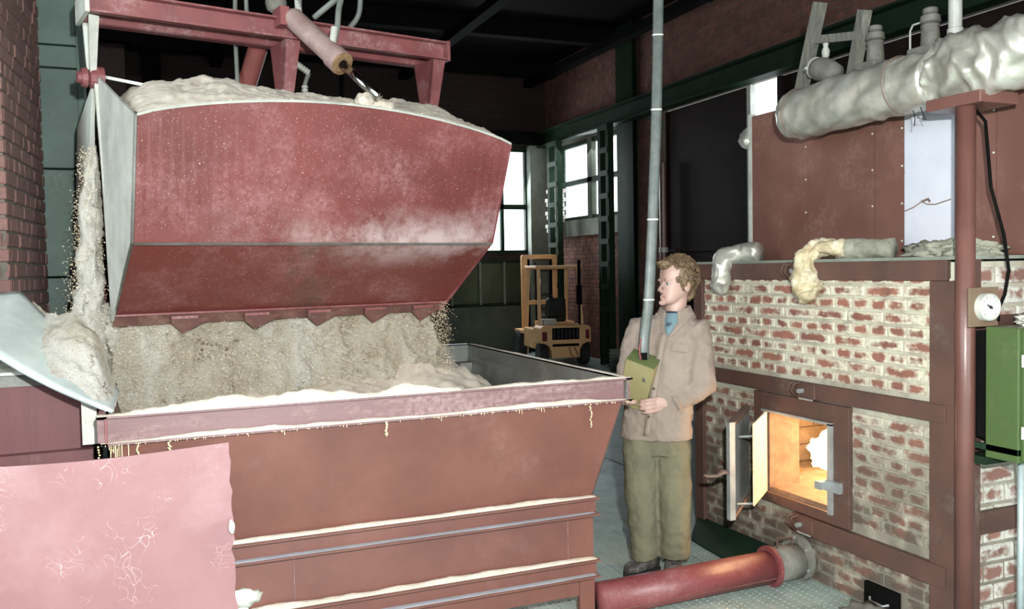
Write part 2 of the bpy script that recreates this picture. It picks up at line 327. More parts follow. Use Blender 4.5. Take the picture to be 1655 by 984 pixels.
# ------------------------------------------------------------------ bricks
def brick_cells(Wd, Ht, course=.077, joint=.012, bl=.25, hd=.12, kind='english', holes=()):
    out = []; v = joint/2; row = 0
    while v < Ht-.02:
        v1 = min(v+course-joint, Ht); L = (hd if (kind == 'english' and row % 2) else bl)
        u = -random.uniform(.0, L) if kind != 'english' else -(L/2 if row % 2 else (row//2 % 2)*L/2); 
        while u < Wd:
            a, b = max(u, 0), min(u+L-joint, Wd)
            segs = [(a, b)]
            for (h0, h1, k0, k1) in holes:
                if v1 > k0+.01 and v < k1-.01:
                    ns = []
                    for (p, q) in segs:
                        if q <= h0 or p >= h1: ns.append((p, q)); continue
                        if p < h0: ns.append((p, h0))
                        if q > h1: ns.append((h1, q))
                    segs = ns
            for p, q in segs:
                if q-p > .03 and v1-v > .02: out.append((p, q, v, v1))
            u += L
        v += course; row += 1
    return out
def unit_brick(seed, ch=.05):
    rr = random.Random(seed); j = lambda k=.03: rr.uniform(-k, k); vs = []; fs = []
    for (y, ins) in ((1.0, 0), (.2, 0), (0, ch)):
        for sx, sz in ((0, 0), (1, 0), (1, 1), (0, 1)):
            ix = ins*.4 if sx == 0 else -ins*.4; iz = ins*1.5 if sz == 0 else -ins*1.5
            vs.append((sx+ix+j(.012), y+(j(.06) if y == 0 else 0), sz+iz+j(.03)))
    for r in range(2):
        for k in range(4):
            a = r*4+k; b = r*4+(k+1) % 4; fs.append((a, b, b+4, a+4))
    fs.append((8, 9, 10, 11)); return vs, fs
def lay_bricks(parent, org, u, n, Wd, Ht, mat, stuffmat, holes=(), depth=.02, limit=300, rule=None, kind='english', course=.077, joint=.012, bl=.25, hd=.12, dip=0):
    """bricks on a face: org = lower corner, u = direction along, n = outward normal; each brick its own object up to the limit"""
    u = Vector(u).normalized(); n = Vector(n).normalized(); z = Vector((0, 0, 1)); org = Vector(org)
    cells = brick_cells(Wd, Ht, course, joint, bl, hd, kind, holes); meshes = []
    for k in range(8):
        vs, fs = unit_brick(k+11); me = bpy.data.meshes.new('brick'); me.from_pydata(vs, [], fs)
        bm = bmesh.new(); bm.from_mesh(me); bmesh.ops.recalc_face_normals(bm, faces=bm.faces); bm.to_mesh(me); bm.free(); me.materials.append(M[mat]); meshes.append((me, vs, fs))
    P = wm(parent).translation; cand = []; rest = []
    for c in cells:
        ctr = org+u*(c[0]+c[1])/2+z*(c[2]+c[3])/2
        (cand if in_view(ctr) and (rule is None or rule(ctr)) else rest).append((((ctr-CO).length), c))
    cand.sort(key=lambda t: t[0]); rest += cand[limit:]; cand = cand[:limit]
    for _, c in cand:
        k = random.randrange(8); o = bpy.data.objects.new('brick', meshes[k][0]); COL.objects.link(o); o.parent = parent
        d = depth*random.uniform(.75, 1.15); s0 = org+u*c[0]+z*c[2]+n*(d-dip); 
        R = Matrix((( u.x, -n.x, z.x), (u.y, -n.y, z.y), (u.z, -n.z, z.z))).to_4x4()
        o.matrix_local = Matrix.Translation(s0-P) @ R @ Matrix.Diagonal((c[1]-c[0], .04, c[3]-c[2], 1))
    if rest:
        mb = MB()
        for _, c in rest:
            k = random.randrange(8); d = depth*random.uniform(.75, 1.15); s0 = org+u*c[0]+z*c[2]+n*(d-dip)
            mb.add([s0+u*v[0]*(c[1]-c[0])-n*v[1]*.04+z*v[2]*(c[3]-c[2]) for v in meshes[k][1]], meshes[k][2])
        stuff(obj('bricks', mb, stuffmat, parent, normals=False))
def sawdust_ridge(name, a, b, w, h, label, side=(0, 1, 0), seg=90, seed=0, parent=None, mat='sawdust', var=.6):
    a = Vector(a); b = Vector(b); side = Vector(side).normalized(); rings = []
    for i in range(seg+1):
        t = i/seg; p = a.lerp(b, t); k = max(.15, 1+var*noise.fractal(Vector((t*6+seed, seed, 0)), 1, 2, 4)*1.6)
        k *= min(1, 6*t+.3, 6*(1-t)+.3); r = []
        for j in range(9):
            q = j/8; e = math.sin(q*PI)**.6*h*k*(1+.25*noise.noise(Vector((t*40+seed, q*5, 1))))
            r.append(p+side*(q-.5)*w+Vector((0, 0, e)))
        r += [p+side*.5*w-Vector((0, 0, .003)), p-side*.5*w-Vector((0, 0, .003))]; rings.append(r)
    o = obj(name, MB().loft(rings), mat, parent, smooth=True)
    if parent is None: tag(o, label, 'sawdust', kind='stuff')
    else: stuff(o)
    return o
# ================================================================== THE SETTING
XR, YB, ZC = 7.6, 16.4, 5.75
struct('floor', MB().box((-7, -4, -.2), (9, 18, -.012)), 'floor_smooth')
struct('ceiling', MB().box((-7, -4, ZC), (9, 18, ZC+.2)), 'ceiling')
for k, y in enumerate((-1, 3.2, 7.2, 10.6, 13.4, 16.0)):
    struct('trim_%d' % (k+1), MB().box((-6, y-.1, ZC-.28), (XR, y+.1, ZC)), 'near_black')
for k, x in enumerate((-2.5, 1.2, 4.6, 7.2)):
    struct('trim_%d' % (k+7), MB().box((x-.09, -3, ZC-.42), (x+.09, YB, ZC-.28)), 'near_black')
# right wall of brick, with a window and the big sheeted opening
r = MB()
for y0, y1, z0, z1 in ((-4, 5.0, 0, ZC), (5.0, 12.0, 4.13, ZC), (12.0, 13.32, 0, ZC), (13.32, 15.78, 0, 2.6), (13.32, 15.78, 4.08, ZC), (15.78, YB+.3, 0, ZC)):
    r.box((XR, y0, z0), (XR+.10, y1, z1))
wr = struct('wall_right', r, 'mortar_wall')
Lw = YB+2
lay_bricks(wr, (XR, YB, 0), (0, -1, 0), (-1, 0, 0), Lw-5, ZC, 'brick_wall', 'brick_wall_stuff', dip=.0, depth=.012, limit=290,
           holes=((YB-15.78, YB-13.32, 2.6, 4.08), (YB-12.0, YB-5.0, -1, 4.13), (YB-13.32, YB-12.74, -1, 9), (-1, Lw, 4.1, 4.42)),
           rule=lambda c: c.z > 4.4 or (12 < c.y < 12.8 and c.z > 1.2))
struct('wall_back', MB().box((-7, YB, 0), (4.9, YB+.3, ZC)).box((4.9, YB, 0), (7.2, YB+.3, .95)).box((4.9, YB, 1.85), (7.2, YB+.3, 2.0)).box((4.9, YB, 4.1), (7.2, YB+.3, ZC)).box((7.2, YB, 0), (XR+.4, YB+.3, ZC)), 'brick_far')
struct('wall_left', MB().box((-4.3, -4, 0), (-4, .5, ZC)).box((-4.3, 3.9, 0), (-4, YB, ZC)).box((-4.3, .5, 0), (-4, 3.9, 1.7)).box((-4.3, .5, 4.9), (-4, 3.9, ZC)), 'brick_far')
w = struct('window_4', MB().box((-4.2, .5, 1.7), (-4.1, .58, 4.9)).box((-4.2, 3.82, 1.7), (-4.1, 3.9, 4.9)).box((-4.2, .5, 1.7), (-4.1, 3.9, 1.78)).box((-4.2, .5, 4.82), (-4.1, 3.9, 4.9)), 'green_steel')
obj('mullion', MB().box((-4.18, 2.17, 1.78), (-4.12, 2.23, 4.82)), 'green_steel', w)
for y0, y1 in ((.58, 2.17), (2.23, 3.82)): obj('pane', MB().box((-4.155, y0, 1.78), (-4.15, y1, 4.82)), 'glass', w)
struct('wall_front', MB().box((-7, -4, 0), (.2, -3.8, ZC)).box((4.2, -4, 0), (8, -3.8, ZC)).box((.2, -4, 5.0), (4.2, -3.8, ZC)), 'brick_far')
w = struct('fill_opening', MB().box((.2, -3.95, 0), (.3, -3.8, 5.0)).box((4.1, -3.95, 0), (4.2, -3.8, 5.0)).box((.2, -3.95, 4.9), (4.2, -3.8, 5.0)), 'green_steel')  # unseen opening added in the rear wall to let the fill lamp in
struct('trim_20', MB().box((4.4, YB-.08, 0), (7.2, YB-.001, .93)), 'dark_concrete')
# green steelwork on the right wall
g = thing('steel_girder', 'long dark green steel girder running along the brick wall above the windows', 'girder', (7.4, 6, 4.1))
obj('web', MB().box((7.42, -3, 4.13), (7.49, 16.3, 4.38)), 'green_steel', g)
obj('flange', MB().box((7.3, -3, 4.38), (7.49, 16.3, 4.41)), 'green_steel', g)
obj('flange', MB().box((7.3, -3, 4.10), (7.49, 16.3, 4.13)), 'green_steel', g)
cw = thing('wall_column', 'dark green steel column in the brick wall right of the lit window', 'column', (7.45, 13.03, 0))
obj('web', MB().box((7.52, 12.98, 0), (7.57, 13.08, ZC)), 'green_steel', cw)
obj('flange', MB().box((7.50, 12.76, 0), (7.52, 13.3, ZC)), 'green_steel', cw); obj('flange', MB().box((7.57, 12.76, 0), (7.585, 13.3, ZC)), 'green_steel', cw)
# window in the right wall
w = struct('window_1', MB().box((7.62, 13.32, 2.6), (7.7, 13.4, 4.08)).box((7.62, 15.7, 2.6), (7.7, 15.78, 4.08)).box((7.62, 13.32, 4.0), (7.7, 15.78, 4.08)).box((7.62, 13.32, 2.6), (7.7, 15.78, 2.66)), 'green_steel')
obj('mullion', MB().box((7.6, 14.42, 2.6), (7.7, 14.6, 4.08)), 'dark_concrete', w)
obj('transom', MB().box((7.6, 13.32, 3.27), (7.7, 15.78, 3.36)), 'green_steel', w)
for y0, y1 in ((13.4, 14.42), (14.6, 15.7)):
    for z0, z1 in ((2.66, 3.27), (3.36, 4.0)): obj('pane', MB().box((7.655, y0, z0), (7.66, y1, z1)), 'glass', w)
struct('trim_21', MB().box((7.5, 13.3, 2.28), (7.585, 15.8, 2.58)), 'concrete')
# window in the back wall
w = struct('window_2', MB().box((4.9, YB, 2.0), (7.2, YB+.06, 2.06)).box((4.9, YB, 4.04), (7.2, YB+.06, 4.1)).box((7.12, YB, 2.0), (7.2, YB+.06, 4.1)).box((4.9, YB, 2), (4.96, YB+.06, 4.1)), 'green_steel')
for x in (5.4, 6.0, 6.6): obj('mullion', MB().box((x-.035, YB-.02, 2.06), (x+.035, YB+.06, 4.04)), 'green_steel', w)
obj('transom', MB().box((4.96, YB-.02, 2.88), (7.12, YB+.06, 2.98)), 'green_steel', w)
for x0, x1 in ((4.96, 5.37), (5.43, 5.97), (6.03, 6.57), (6.63, 7.12)):
    for z0, z1 in ((2.06, 2.88), (2.98, 4.04)): obj('pane', MB().box((x0, YB+.03, z0), (x1, YB+.035, z1)), 'glass', w)
w = struct('window_3', MB().box((4.9, YB-.01, .95), (7.2, YB+.05, 1.0)).box((4.9, YB-.01, 1.8), (7.2, YB+.05, 1.85)).box((7.1, YB-.01, .95), (7.2, YB+.05, 1.85)), 'green_steel')
for x in (5.5, 6.1, 6.62): obj('mullion', MB().box((x-.02, YB-.02, .97), (x+.02, YB+.05, 1.83)), 'concrete', w)
for x0, x1 in ((4.9, 5.48), (5.52, 6.08), (6.12, 6.6), (6.64, 7.1)): obj('pane', MB().box((x0, YB+.02, 1.0), (x1, YB+.03, 1.8)), 'glass_dark', w)
struct('trim_22', MB().box((7.15, YB-.2, 0), (7.58, YB-.01, 4.2)), 'concrete')
struct('trim_23', MB().box((4.4, YB-.25, 4.15), (7.58, YB-.01, 4.42)), 'near_black')
struct('trim_24', MB().box((4.75, YB-.2, 0), (4.95, YB-.01, 4.15)), 'dark_concrete')
struct('trim_25', MB().box((-7, YB-.3, 2.6), (4.4, YB-.01, 2.85)).box((0, YB-.3, 0), (.3, YB-.01, ZC)), 'near_black')
# big opening closed by dark sheets, daylight over and beside them
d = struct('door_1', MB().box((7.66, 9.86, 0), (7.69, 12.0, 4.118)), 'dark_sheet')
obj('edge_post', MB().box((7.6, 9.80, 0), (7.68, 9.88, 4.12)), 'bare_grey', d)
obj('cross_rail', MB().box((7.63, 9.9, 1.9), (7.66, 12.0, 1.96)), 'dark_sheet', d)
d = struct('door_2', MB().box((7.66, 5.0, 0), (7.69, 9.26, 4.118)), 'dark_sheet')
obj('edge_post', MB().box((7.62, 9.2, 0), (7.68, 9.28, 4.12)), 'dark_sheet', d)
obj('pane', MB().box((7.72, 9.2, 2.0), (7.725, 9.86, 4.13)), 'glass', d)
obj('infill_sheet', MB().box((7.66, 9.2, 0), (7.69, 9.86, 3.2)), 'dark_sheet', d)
pb = thing('standing_pipe', 'thin vertical brown pipe against the wall behind the hanging cable', 'pipe', (7.5, 11.85, 0))
obj('pipe', MB().tube([(7.5, 11.85, 0), (7.5, 11.85, 3.3)], .06), 'pole_brown', pb)
obj('collar', MB().tube([(7.5, 11.85, 1.9), (7.5, 11.85, 1.98)], .075), 'bare_grey', pb)
# left brick pilaster and its steel column
dl = Vector((.077, 1, 0)).normalized(); nl = Vector((dl.y, -dl.x, 0)); A = Vector((-.648, 4.98, 0)); Bp = A+dl*.97
pl = struct('wall_side', MB().plate([A+Vector((0, 0, 0)), Bp, Bp+Vector((-1.8, 0, 0)), A+Vector((-1.8, 0, 0))], (0, 0, ZC)), 'mortar_wall')
lay_bricks(pl, A, dl, nl, .97, ZC, 'brick_left', 'brick_left', dip=.0, depth=.012, limit=260, hd=.125)
lay_bricks(pl, A+Vector((-1.8, 0, 0)), (1, 0, 0), (0, -1, 0), 1.81, ZC, 'brick_left', 'brick_left', dip=0, depth=.012, limit=140, kind='run')
c0 = thing('column_cladding', 'grey green steel column with cross joints beside the brown brick pier', 'column', (-.52, 6.15, 0))
for k, (z0, z1) in enumerate(((0, 1.12), (1.13, 1.69), (1.70, 2.36), (2.37, 2.98), (2.99, 3.12), (3.13, 3.55), (3.57, 3.95), (3.98, ZC))):
    obj('cladding_panel', MB().box((-.655, 6.1, z0), (-.37, 6.24, z1)), 'column_green', c0, bevel=.006)
obj('flange', MB().box((-.37, 6.08, 0), (-.335, 6.3, ZC)), 'column_green', c0)
obj('edge_angle', MB().box((-.69, 6.07, 0), (-.655, 6.2, ZC)), 'column_green', c0)
bk = thing('rear_column', 'dark brown column in shadow just right of the grey green cladding', 'column', (-.2, 7.2, 0))
obj('shaft', MB().box((-.33, 7.1, 0), (-.12, 7.3, ZC)), 'dark_sheet', bk); obj('bracket', MB().box((-.34, 7.0, 3.4), (-.05, 7.3, 3.5)), 'near_black', bk)
for x in (1.1, 2.3): tag(obj('hanging_pipe', MB().tube([(x, 11, 1.5), (x, 11, ZC)], .03), 'near_black'), 'thin dark vertical pipe in the shadows, %s of two' % ('left' if x < 2 else 'right'), 'pipe', 'pipes in the dark behind the grab')
# ---- tread plate floor strips near the furnace
lug = MB(); strips = []
fl = bpy.data.objects['floor']
for i in range(20):
    x0 = 1.5+i*.172; y0, y1 = 1.6, 5.55
    strips.append((x0, y0, y1))
    obj('tread_plate', MB().box((x0, y0, -.012), (x0+.168, y1, 0)), 'floor_plate', fl)
for x0, y0, y1 in strips:
    ny = int((y1-2.2)/.034)
    for a in range(5):
        for b in range(ny):
            x = x0+.02+a*.032; y = 2.2+b*.034+(.017 if a % 2 else 0)
            if not in_view((x, y, 0)): continue
            if x > 3.2 and y > 2.8: continue
            l = .011; wv = .005; s = 1 if a % 2 else -1; h = .0035
            lug.add([(x-l*.7, y-l*.7*s, 0), (x+wv*.7, y-wv*.7*s, 0), (x+l*.7, y+l*.7*s, 0), (x-wv*.7, y+wv*.7*s, 0), (x, y, h)], [(0, 1, 4), (1, 2, 4), (2, 3, 4), (3, 0, 4)])
stuff(obj('tread_lugs', lug, 'floor_lug', fl))
for k in range(6):
    obj('floor_sheet', MB().box((1.4+k*1.15, 5.56, -.012), (2.53+k*1.15, 8.2, -.001)), 'floor_smooth', fl)
# lattice columns
def lattice(y0, y1, top, label):
    t = thing('lattice_column', label, 'column', (7.2, (y0+y1)/2, 0), 'lattice columns by the lit window')
    for y in (y0, y1): obj('rail', MB().box((7.17, y-.045, 0), (7.25, y+.045, top)).box((7.17, y-.01, 0), (7.3, y+.01, top)), 'green_steel', t)
    z = .15
    while z < top-.1:
        obj('batten', MB().box((7.16, y0-.03, z), (7.175, y1+.03, z+.09)), 'green_steel', t); z += .385
lattice(13.06, 13.34, 4.1, 'green lattice column standing in front of the lit window')
lattice(15.05, 15.4, 4.1, 'green lattice column in the corner left of the lit window')
tb = thing('broken_pier', 'short toothed stack of pink bricks behind the corner lattice column', 'brick pier', (7.4, 15.55, 2.3))
for k in range(11):
    obj('brick', MB().box((7.3, 15.42+(k % 2)*.07, 2.3+k*.085), (7.55, 15.72+(k % 3)*.06, 2.37+k*.085)), 'brick_side', tb)

# ================================================================== FURNACE
XF = 3.235
fu = thing('brick_furnace', 'lime smeared brick furnace bound with brown steel bands, fire door open', 'furnace', (4.0, 3.7, 0))
co = MB()
FY0, FY1, FX1, FZ = 2.77, 4.70, 5.2, 1.69
m0, m1, q0, q1 = 3.49, 4.04, .405, .865      # mouth
co.box((XF, FY0, 0), (XF+.21, m0, FZ)).box((XF, m1, 0), (XF+.21, FY1, FZ)).box((XF, m0, 0), (XF+.21, m1, q0)).box((XF, m0, q1), (XF+.21, m1, FZ))
c0y, c1y, c1x, c1z = 3.12, 4.5, 4.2, 1.0
co.box((XF+.21, FY0, 0), (FX1, c0y, FZ)).box((XF+.21, c1y, 0), (FX1, FY1, FZ)).box((c1x, c0y, 0), (FX1, c1y, FZ)).box((XF+.21, c0y, 0), (c1x, c1y, q0)).box((XF+.21, c0y, c1z), (c1x, c1y, FZ))
obj('masonry', co, 'mortar_furnace', fu)
random.seed(3)
lay_bricks(fu, (XF, FY1, .0), (0, -1, 0), (-1, 0, 0), FY1-FY0, 1.62, 'brick_furnace', 'brick_furnace', depth=.007, dip=0, limit=298, course=.0635, joint=.011, bl=.235, hd=.115,
           holes=((FY1-4.12, FY1-3.38, .35, .97), (-1, 9, .985, 1.06), (FY1-3.8, 9, .24, .34), (FY1-3.3, FY1-3.04, .0, .14)))
sd = thing('side_masonry', 'thickly limed brick side of the furnace behind the brown pole', 'brickwork', (4.2, FY0-.02, 0))
obj('backing', MB().box((3.30, FY0-.03, 0), (5.2, FY0-.001, 1.69)), 'mortar_furnace', sd)
lay_bricks(sd, (3.30, FY0-.03, 0), (1, 0, 0), (0, -1, 0), 1.9, 1.68, 'brick_side', 'brick_side', depth=.01, dip=0, course=.088, joint=.016, bl=.26, hd=.13, limit=200)
obj('steel_band', MB().box((3.3, FY0-.07, .505), (5.2, FY0-.035, .60)), 'furnace_frame', sd)
obj('steel_band', MB().box((3.3, FY0-.07, 1.36), (5.2, FY0-.035, 1.455)), 'furnace_frame', sd)
def bandp(n, y0, y1, z0, z1, x=.028): return obj(n, MB().box((XF-x, y0, z0), (XF-.001, y1, z1)), 'furnace_frame', fu, bevel=.003)
bandp('top_band', 2.80, 4.72, 1.608, 1.70); bandp('corner_post', 2.75, 2.89, 0, 1.607); bandp('corner_post', 4.63, 4.72, 0, 1.607)
obj('corner_post_side', MB().box((XF-.028, 2.70, 0), (XF+.06, 2.749, 1.70)), 'furnace_frame', fu)
bandp('middle_band', 2.80, 4.62, .982, 1.062, .036); bandp('lower_band', 2.80, 3.80, .242, .341, .036)
obj('top_slab', MB().box((XF-.03, 2.7, 1.70), (5.2, 4.73, 1.715)), 'concrete', fu)
df = MB().box((XF-.03, 3.38, .35), (XF-.001, 3.49, .97)).box((XF-.03, 4.04, .35), (XF-.001, 4.12, .97)).box((XF-.03, 3.49, .865), (XF-.001, 4.04, .97)).box((XF-.03, 3.49, .35), (XF-.001, 4.04, .405))
obj('door_frame', df, 'furnace_frame', fu, bevel=.002)
obj('mouth_lip', MB().box((XF-.045, 3.485, .4), (XF-.03, 3.515, .87)).box((XF-.045, 3.485, .862), (XF-.03, 4.04, .875)), 'iron_grey', fu)
lt = obj('latch_catch', MB().box((XF-.10, 3.50, .535), (XF-.03, 3.545, .575)).box((XF-.055, 3.42, .525), (XF-.03, 3.52, .58)), 'iron_grey', fu)
# firebox lining
li = obj('firebox_lining', MB().box((XF+.21, c1y-.03, q0), (c1x, c1y-.002, c1z)).box((c1x-.03, c0y, q0), (c1x-.002, c1y, c1z)).box((XF, m1-.02, q0), (XF+.21, m1+.002, q1)).box((XF, m0-.002, q0), (XF+.21, m0+.01, q1)).box((XF+.01, c0y, q0), (c1x, c1y, q0+.02)), 'firebrick', fu)
def lbrick(par, a, b, mt='firebrick'): return obj('brick', MB().box(a, b), mt, par)
z = q0+.025; k = 0
while z < .98:
    x = XF+.215+(k % 2)*-.12
    while x < c1x-.03:
        lbrick(li, (max(x, XF+.215), c1y-.045, z), (min(x+.235, c1x-.03), c1y-.03, z+.1)); x += .245
    z += .11; k += 1
z = q0+.025; k = 0
while z < .98:
    y = c0y+(k % 2)*-.12
    while y < c1y-.05: lbrick(li, (c1x-.045, max(y, c0y), z), (c1x-.03, min(y+.235, c1y-.05), z+.1)); y += .245
    z += .11; k += 1
# clamps on the bands (plate, two hooks, bolt)
def clamp(y, z):
    c = obj('clamp_bracket', MB().box((XF-.05, y-.11, z-.04), (XF-.036, y+.02, z+.04)), 'furnace_frame', fu, bevel=.003)
    for dy in (.055, .025):
        obj('hook', MB().tube([(XF-.04, y+dy-.02, z+.045), (XF-.07, y+dy, z+.03), (XF-.075, y+dy+.012, z-.005), (XF-.04, y+dy, z-.045)], .006, 8), 'furnace_frame', c, smooth=True)
    obj('bolt', MB().tube([(XF-.08, y-.02, z), (XF-.05, y-.02, z)], .013, 6), 'iron_grey', c)
    obj('rod', MB().tube([(XF-.055, y-.1, z-.042), (XF-.055, y+.0, z-.042)], .005, 6), 'iron_grey', c)
clamp(3.76, 1.655); clamp(3.71, 1.02); clamp(3.73, .295)
# doors
def hinged(name, h0, e0, z0, z1, ez0, ez1, th, mat):
    h = Vector((*h0, 0)); e = Vector((*e0, 0)); n = Vector((-(e-h).y, (e-h).x, 0)).normalized()*th
    mb = MB().loft([[h+Vector((0, 0, z0)), e+Vector((0, 0, ez0)), e+Vector((0, 0, ez1)), h+Vector((0, 0, z1))], [p+n for p in (h+Vector((0, 0, z0)), e+Vector((0, 0, ez0)), e+Vector((0, 0, ez1)), h+Vector((0, 0, z1)))]])
    return obj(name, mb, mat, fu), h, e, n
idr, h, e, n = hinged('inner_door', (XF-.02, 4.03), (2.985, 3.852), .405, .862, .385, .835, .008, 'door_light')
obj('peephole', MB().lathe(h.lerp(e, .55)+Vector((0, 0, .70))-n*.2, n, [(0, .001), (0, .03), (.003, .03), (.003, .001)]), 'hot_iron', idr)
od, h, e, n = hinged('outer_door', (XF-.03, 4.185), (2.86, 3.875), .365, .86, .335, .835, .012, 'iron_grey')
dr = (e-h).normalized()
for a, b in (((h+Vector((0, 0, .36))), (e+Vector((0, 0, .335)))), ((h+Vector((0, 0, .86))), (e+Vector((0, 0, .835))))): obj('door_rim', MB().bar(a, b, .04, .025), 'hot_iron', od)
obj('door_rim', MB().bar(e+Vector((0, 0, .32)), e+Vector((0, 0, .85)), .035, .03), 'iron_grey', od)
for z in (.47, .76):
    obj('hinge_pin', MB().tube([h+Vector((0, 0, z-.04)), h+Vector((0, 0, z+.04))], .014, 8), 'iron_grey', od)
obj('spacer_rod', MB().tube([Vector((2.93, 3.9, .76)), Vector((3.02, 3.88, .76))], .007, 6), 'iron_grey', od)
obj('spacer_rod', MB().tube([Vector((2.9, 3.88, .40)), Vector((3.0, 3.86, .395))], .007, 6), 'iron_grey', od)
ho = Vector((2.85, 3.88, .58)); hb = Vector((-.923*.13, .383*.13, 0))
obj('handle', MB().tube([ho, ho+hb*.25+Vector((0, 0, .0)), ho+hb*.5+Vector((0, 0, -.02)), ho+hb*.9+Vector((0, 0, -.02)), ho+hb*1.05+Vector((0, 0, -.015))], [.02, .024, .016, .016, .008], 10, flat=.6), 'hot_iron', od, smooth=True)
# ash door low right and base apron
ad = obj('ash_door', MB().box((XF-.03, 3.07, .0), (XF-.005, 3.28, .13)), 'near_black', fu, bevel=.004)
obj('ash_door_handle', MB().tube([(XF-.03, 3.12, .06), (XF-.05, 3.14, .05), (XF-.05, 3.22, .05), (XF-.03, 3.24, .06)], .006, 6), 'iron_grey', ad)
tag(obj('apron_plate', MB().plate([(3.225, 4.72, .07), (3.225, 3.95, .08), (2.98, 3.95, .002), (3.03, 4.52, .002)], (0, 0, .012)), 'green_steel'), 'dark grey green steel plate leaning at the foot of the furnace', 'plate')
rub = tag(obj('ash_heap', MB().blob((3.13, 3.17, .0), .09, .5, 14, 3, 4, (1, 1.4, .6)), 'grey_fitting', smooth=True), 'small grey brown heap of ash before the low furnace door', 'ash', kind='stuff')
# fire
fi = thing('fire', 'bright white yellow flame burning deep inside the furnace mouth', 'fire', (3.75, 4.05, .425))
f = MB()
for c, rr, sc in (((3.78, 4.14, .55), .11, (1, 1.1, .9)), ((3.82, 4.06, .62), .10, (1, 1.1, 1.0)), ((3.88, 4.06, .80), .07, (.9, .8, 1.9)), ((3.84, 4.0, .72), .09, (.9, .9, 1.5)), ((3.8, 3.92, .6), .12, (1, 1, 1.2)), ((3.82, 3.72, .58), .13, (1, 1.2, 1.1)), ((3.8, 3.5, .55), .11, (1, 1.2, 1))):
    f.blob(c, rr, .5, 9, 4, c[1]*9, sc)
obj('flame', f, 'flame', fi, smooth=True)
e_ = MB()
for k in range(60):
    e_.blob((random.uniform(3.6, 4.1), random.uniform(3.3, 4.4), .43), random.uniform(.015, .035), .5, 8, 1, k)
stuff(obj('embers', e_, 'ember', fi))
lamp('firelight_mouth', 'POINT', (3.60, 3.50, .66), 60, (1, .60, .30), .07)
lamp('firelight_deep', 'POINT', (3.72, 3.98, .78), 20, (1, .72, .40), .06)

# ---- sheet metal casing on the furnace
cs = thing('boiler_casing', 'brown painted sheet metal boiler casing standing on the furnace', 'casing', (4.2, 3.4, 1.715))
XC = 3.55
obj('body', MB().box((XC+.01, 1.9, 1.716), (5.2, 4.56, 2.61)), 'casing', cs)
for i, (y0, y1, mt) in enumerate(((4.056, 4.58, 'casing'), (3.548, 4.052, 'casing'), (3.352, 3.544, 'casing'), (3.052, 3.348, 'white_sheet'), (2.83, 3.048, 'casing'), (2.36, 2.826, 'casing'), (1.9, 2.356, 'casing'))):
    p = obj('sheet_panel', MB().box((XC-.004-.002*(i % 2), y0, 1.72), (XC+.009, y1, 2.625)), mt, cs)
    if mt == 'white_sheet': p['label'] = 'whitewashed cracked sheet'
    if mt == 'white_sheet':
        obj('crack', MB().tube([(XC-.006, 3.345, 1.95), (XC-.006, 3.29, 1.965), (XC-.006, 3.24, 1.99), (XC-.006, 3.21, 1.975), (XC-.006, 3.16, 1.97), (XC-.006, 3.06, 1.99)], .0035, 5), 'hot_iron', p)
        obj('crack', MB().tube([(XC-.006, 3.24, 1.99), (XC-.006, 3.20, 2.0), (XC-.006, 3.19, 1.985)], .007, 5), 'hot_iron', p)
    r = MB()
    for k in range(5): r.blob((XC-.006, y0+.012, 1.8+k*.19), .006, 0, 1, 1)
    stuff(obj('rivets', r, 'bare_grey', p))
obj('corner_trim', MB().box((XC-.008, 4.56, 1.72), (XC+.03, 4.592, 2.64)), 'bare_grey', cs)
# insulated pipe
def wrapped(name, pts, rad, mat, par=None, amp=.1, n=40, seg=14, fr=3.2, seed=0, ell=1.0):
    P = [Vector(p) for p in pts]; R = rad if isinstance(rad, (list, tuple)) else [rad]*len(P); C = []; Q = []
    for i in range(len(P)-1):
        for k in range(seg):
            t = k/seg; C.append(P[i].lerp(P[i+1], t)); Q.append(R[i]*(1-t)+R[i+1]*t)
    C.append(P[-1]); Q.append(R[-1])
    for _ in range(seg//2):
        C = [C[0]]+[(C[i-1]+C[i]*2+C[i+1])/4 for i in range(1, len(C)-1)]+[C[-1]]
    rings = []; u = None
    for i, p in enumerate(C):
        t = (C[min(i+1, len(C)-1)]-C[max(i-1, 0)]).normalized()
        if u is None: u = t.orthogonal().normalized()
        u = (u-t*u.dot(t)).normalized(); w = t.cross(u); rg = []
        for j in range(n):
            a = 2*PI*j/n; dd = u*math.cos(a)+w*math.sin(a); q = p*fr+dd*.6+Vector((seed, 0, 0))
            tw = q+t*math.sin(a*1+seed)*.5
            k = 1+amp*(noise.noise(tw*1.0)*1.1-abs(noise.noise(tw*2.1+Vector((3, 1, 2))))*1.4+noise.noise(tw*5)*.3)
            rg.append(p+dd*Q[i]*k)
        rings.append(rg)
    return obj(name, MB().loft(rings), mat, par, smooth=True)
ip = thing('insulated_pipe', 'fat pipe wrapped in crumpled silver foil above the furnace', 'pipe', (3.3, 3.1, 2.38))
wrapped('foil_jacket', [(3.3, 3.90, 2.51), (3.3, 3.86, 2.51), (3.3, 3.4, 2.515), (3.3, 2.92, 2.52)], [.118, .134, .137, .14], 'foil', ip, .15, 56, 20, 3.6)
wrapped('foil_sleeve', [(3.3, 2.93, 2.53), (3.3, 2.86, 2.535), (3.3, 2.5, 2.53), (3.3, 2.1, 2.53), (3.3, 1.7, 2.53)], [.14, .178, .172, .16, .16], 'foil', ip, .30, 60, 22, 4.6, seed=5)
obj('tie_wire', MB().tube([Vector((3.3, 3.82, 2.51))+Vector((math.cos(a), .05*math.sin(a*2), math.sin(a)))*.137 for a in [k*2*PI/24 for k in range(25)]], .003, 5), 'hot_iron', ip)
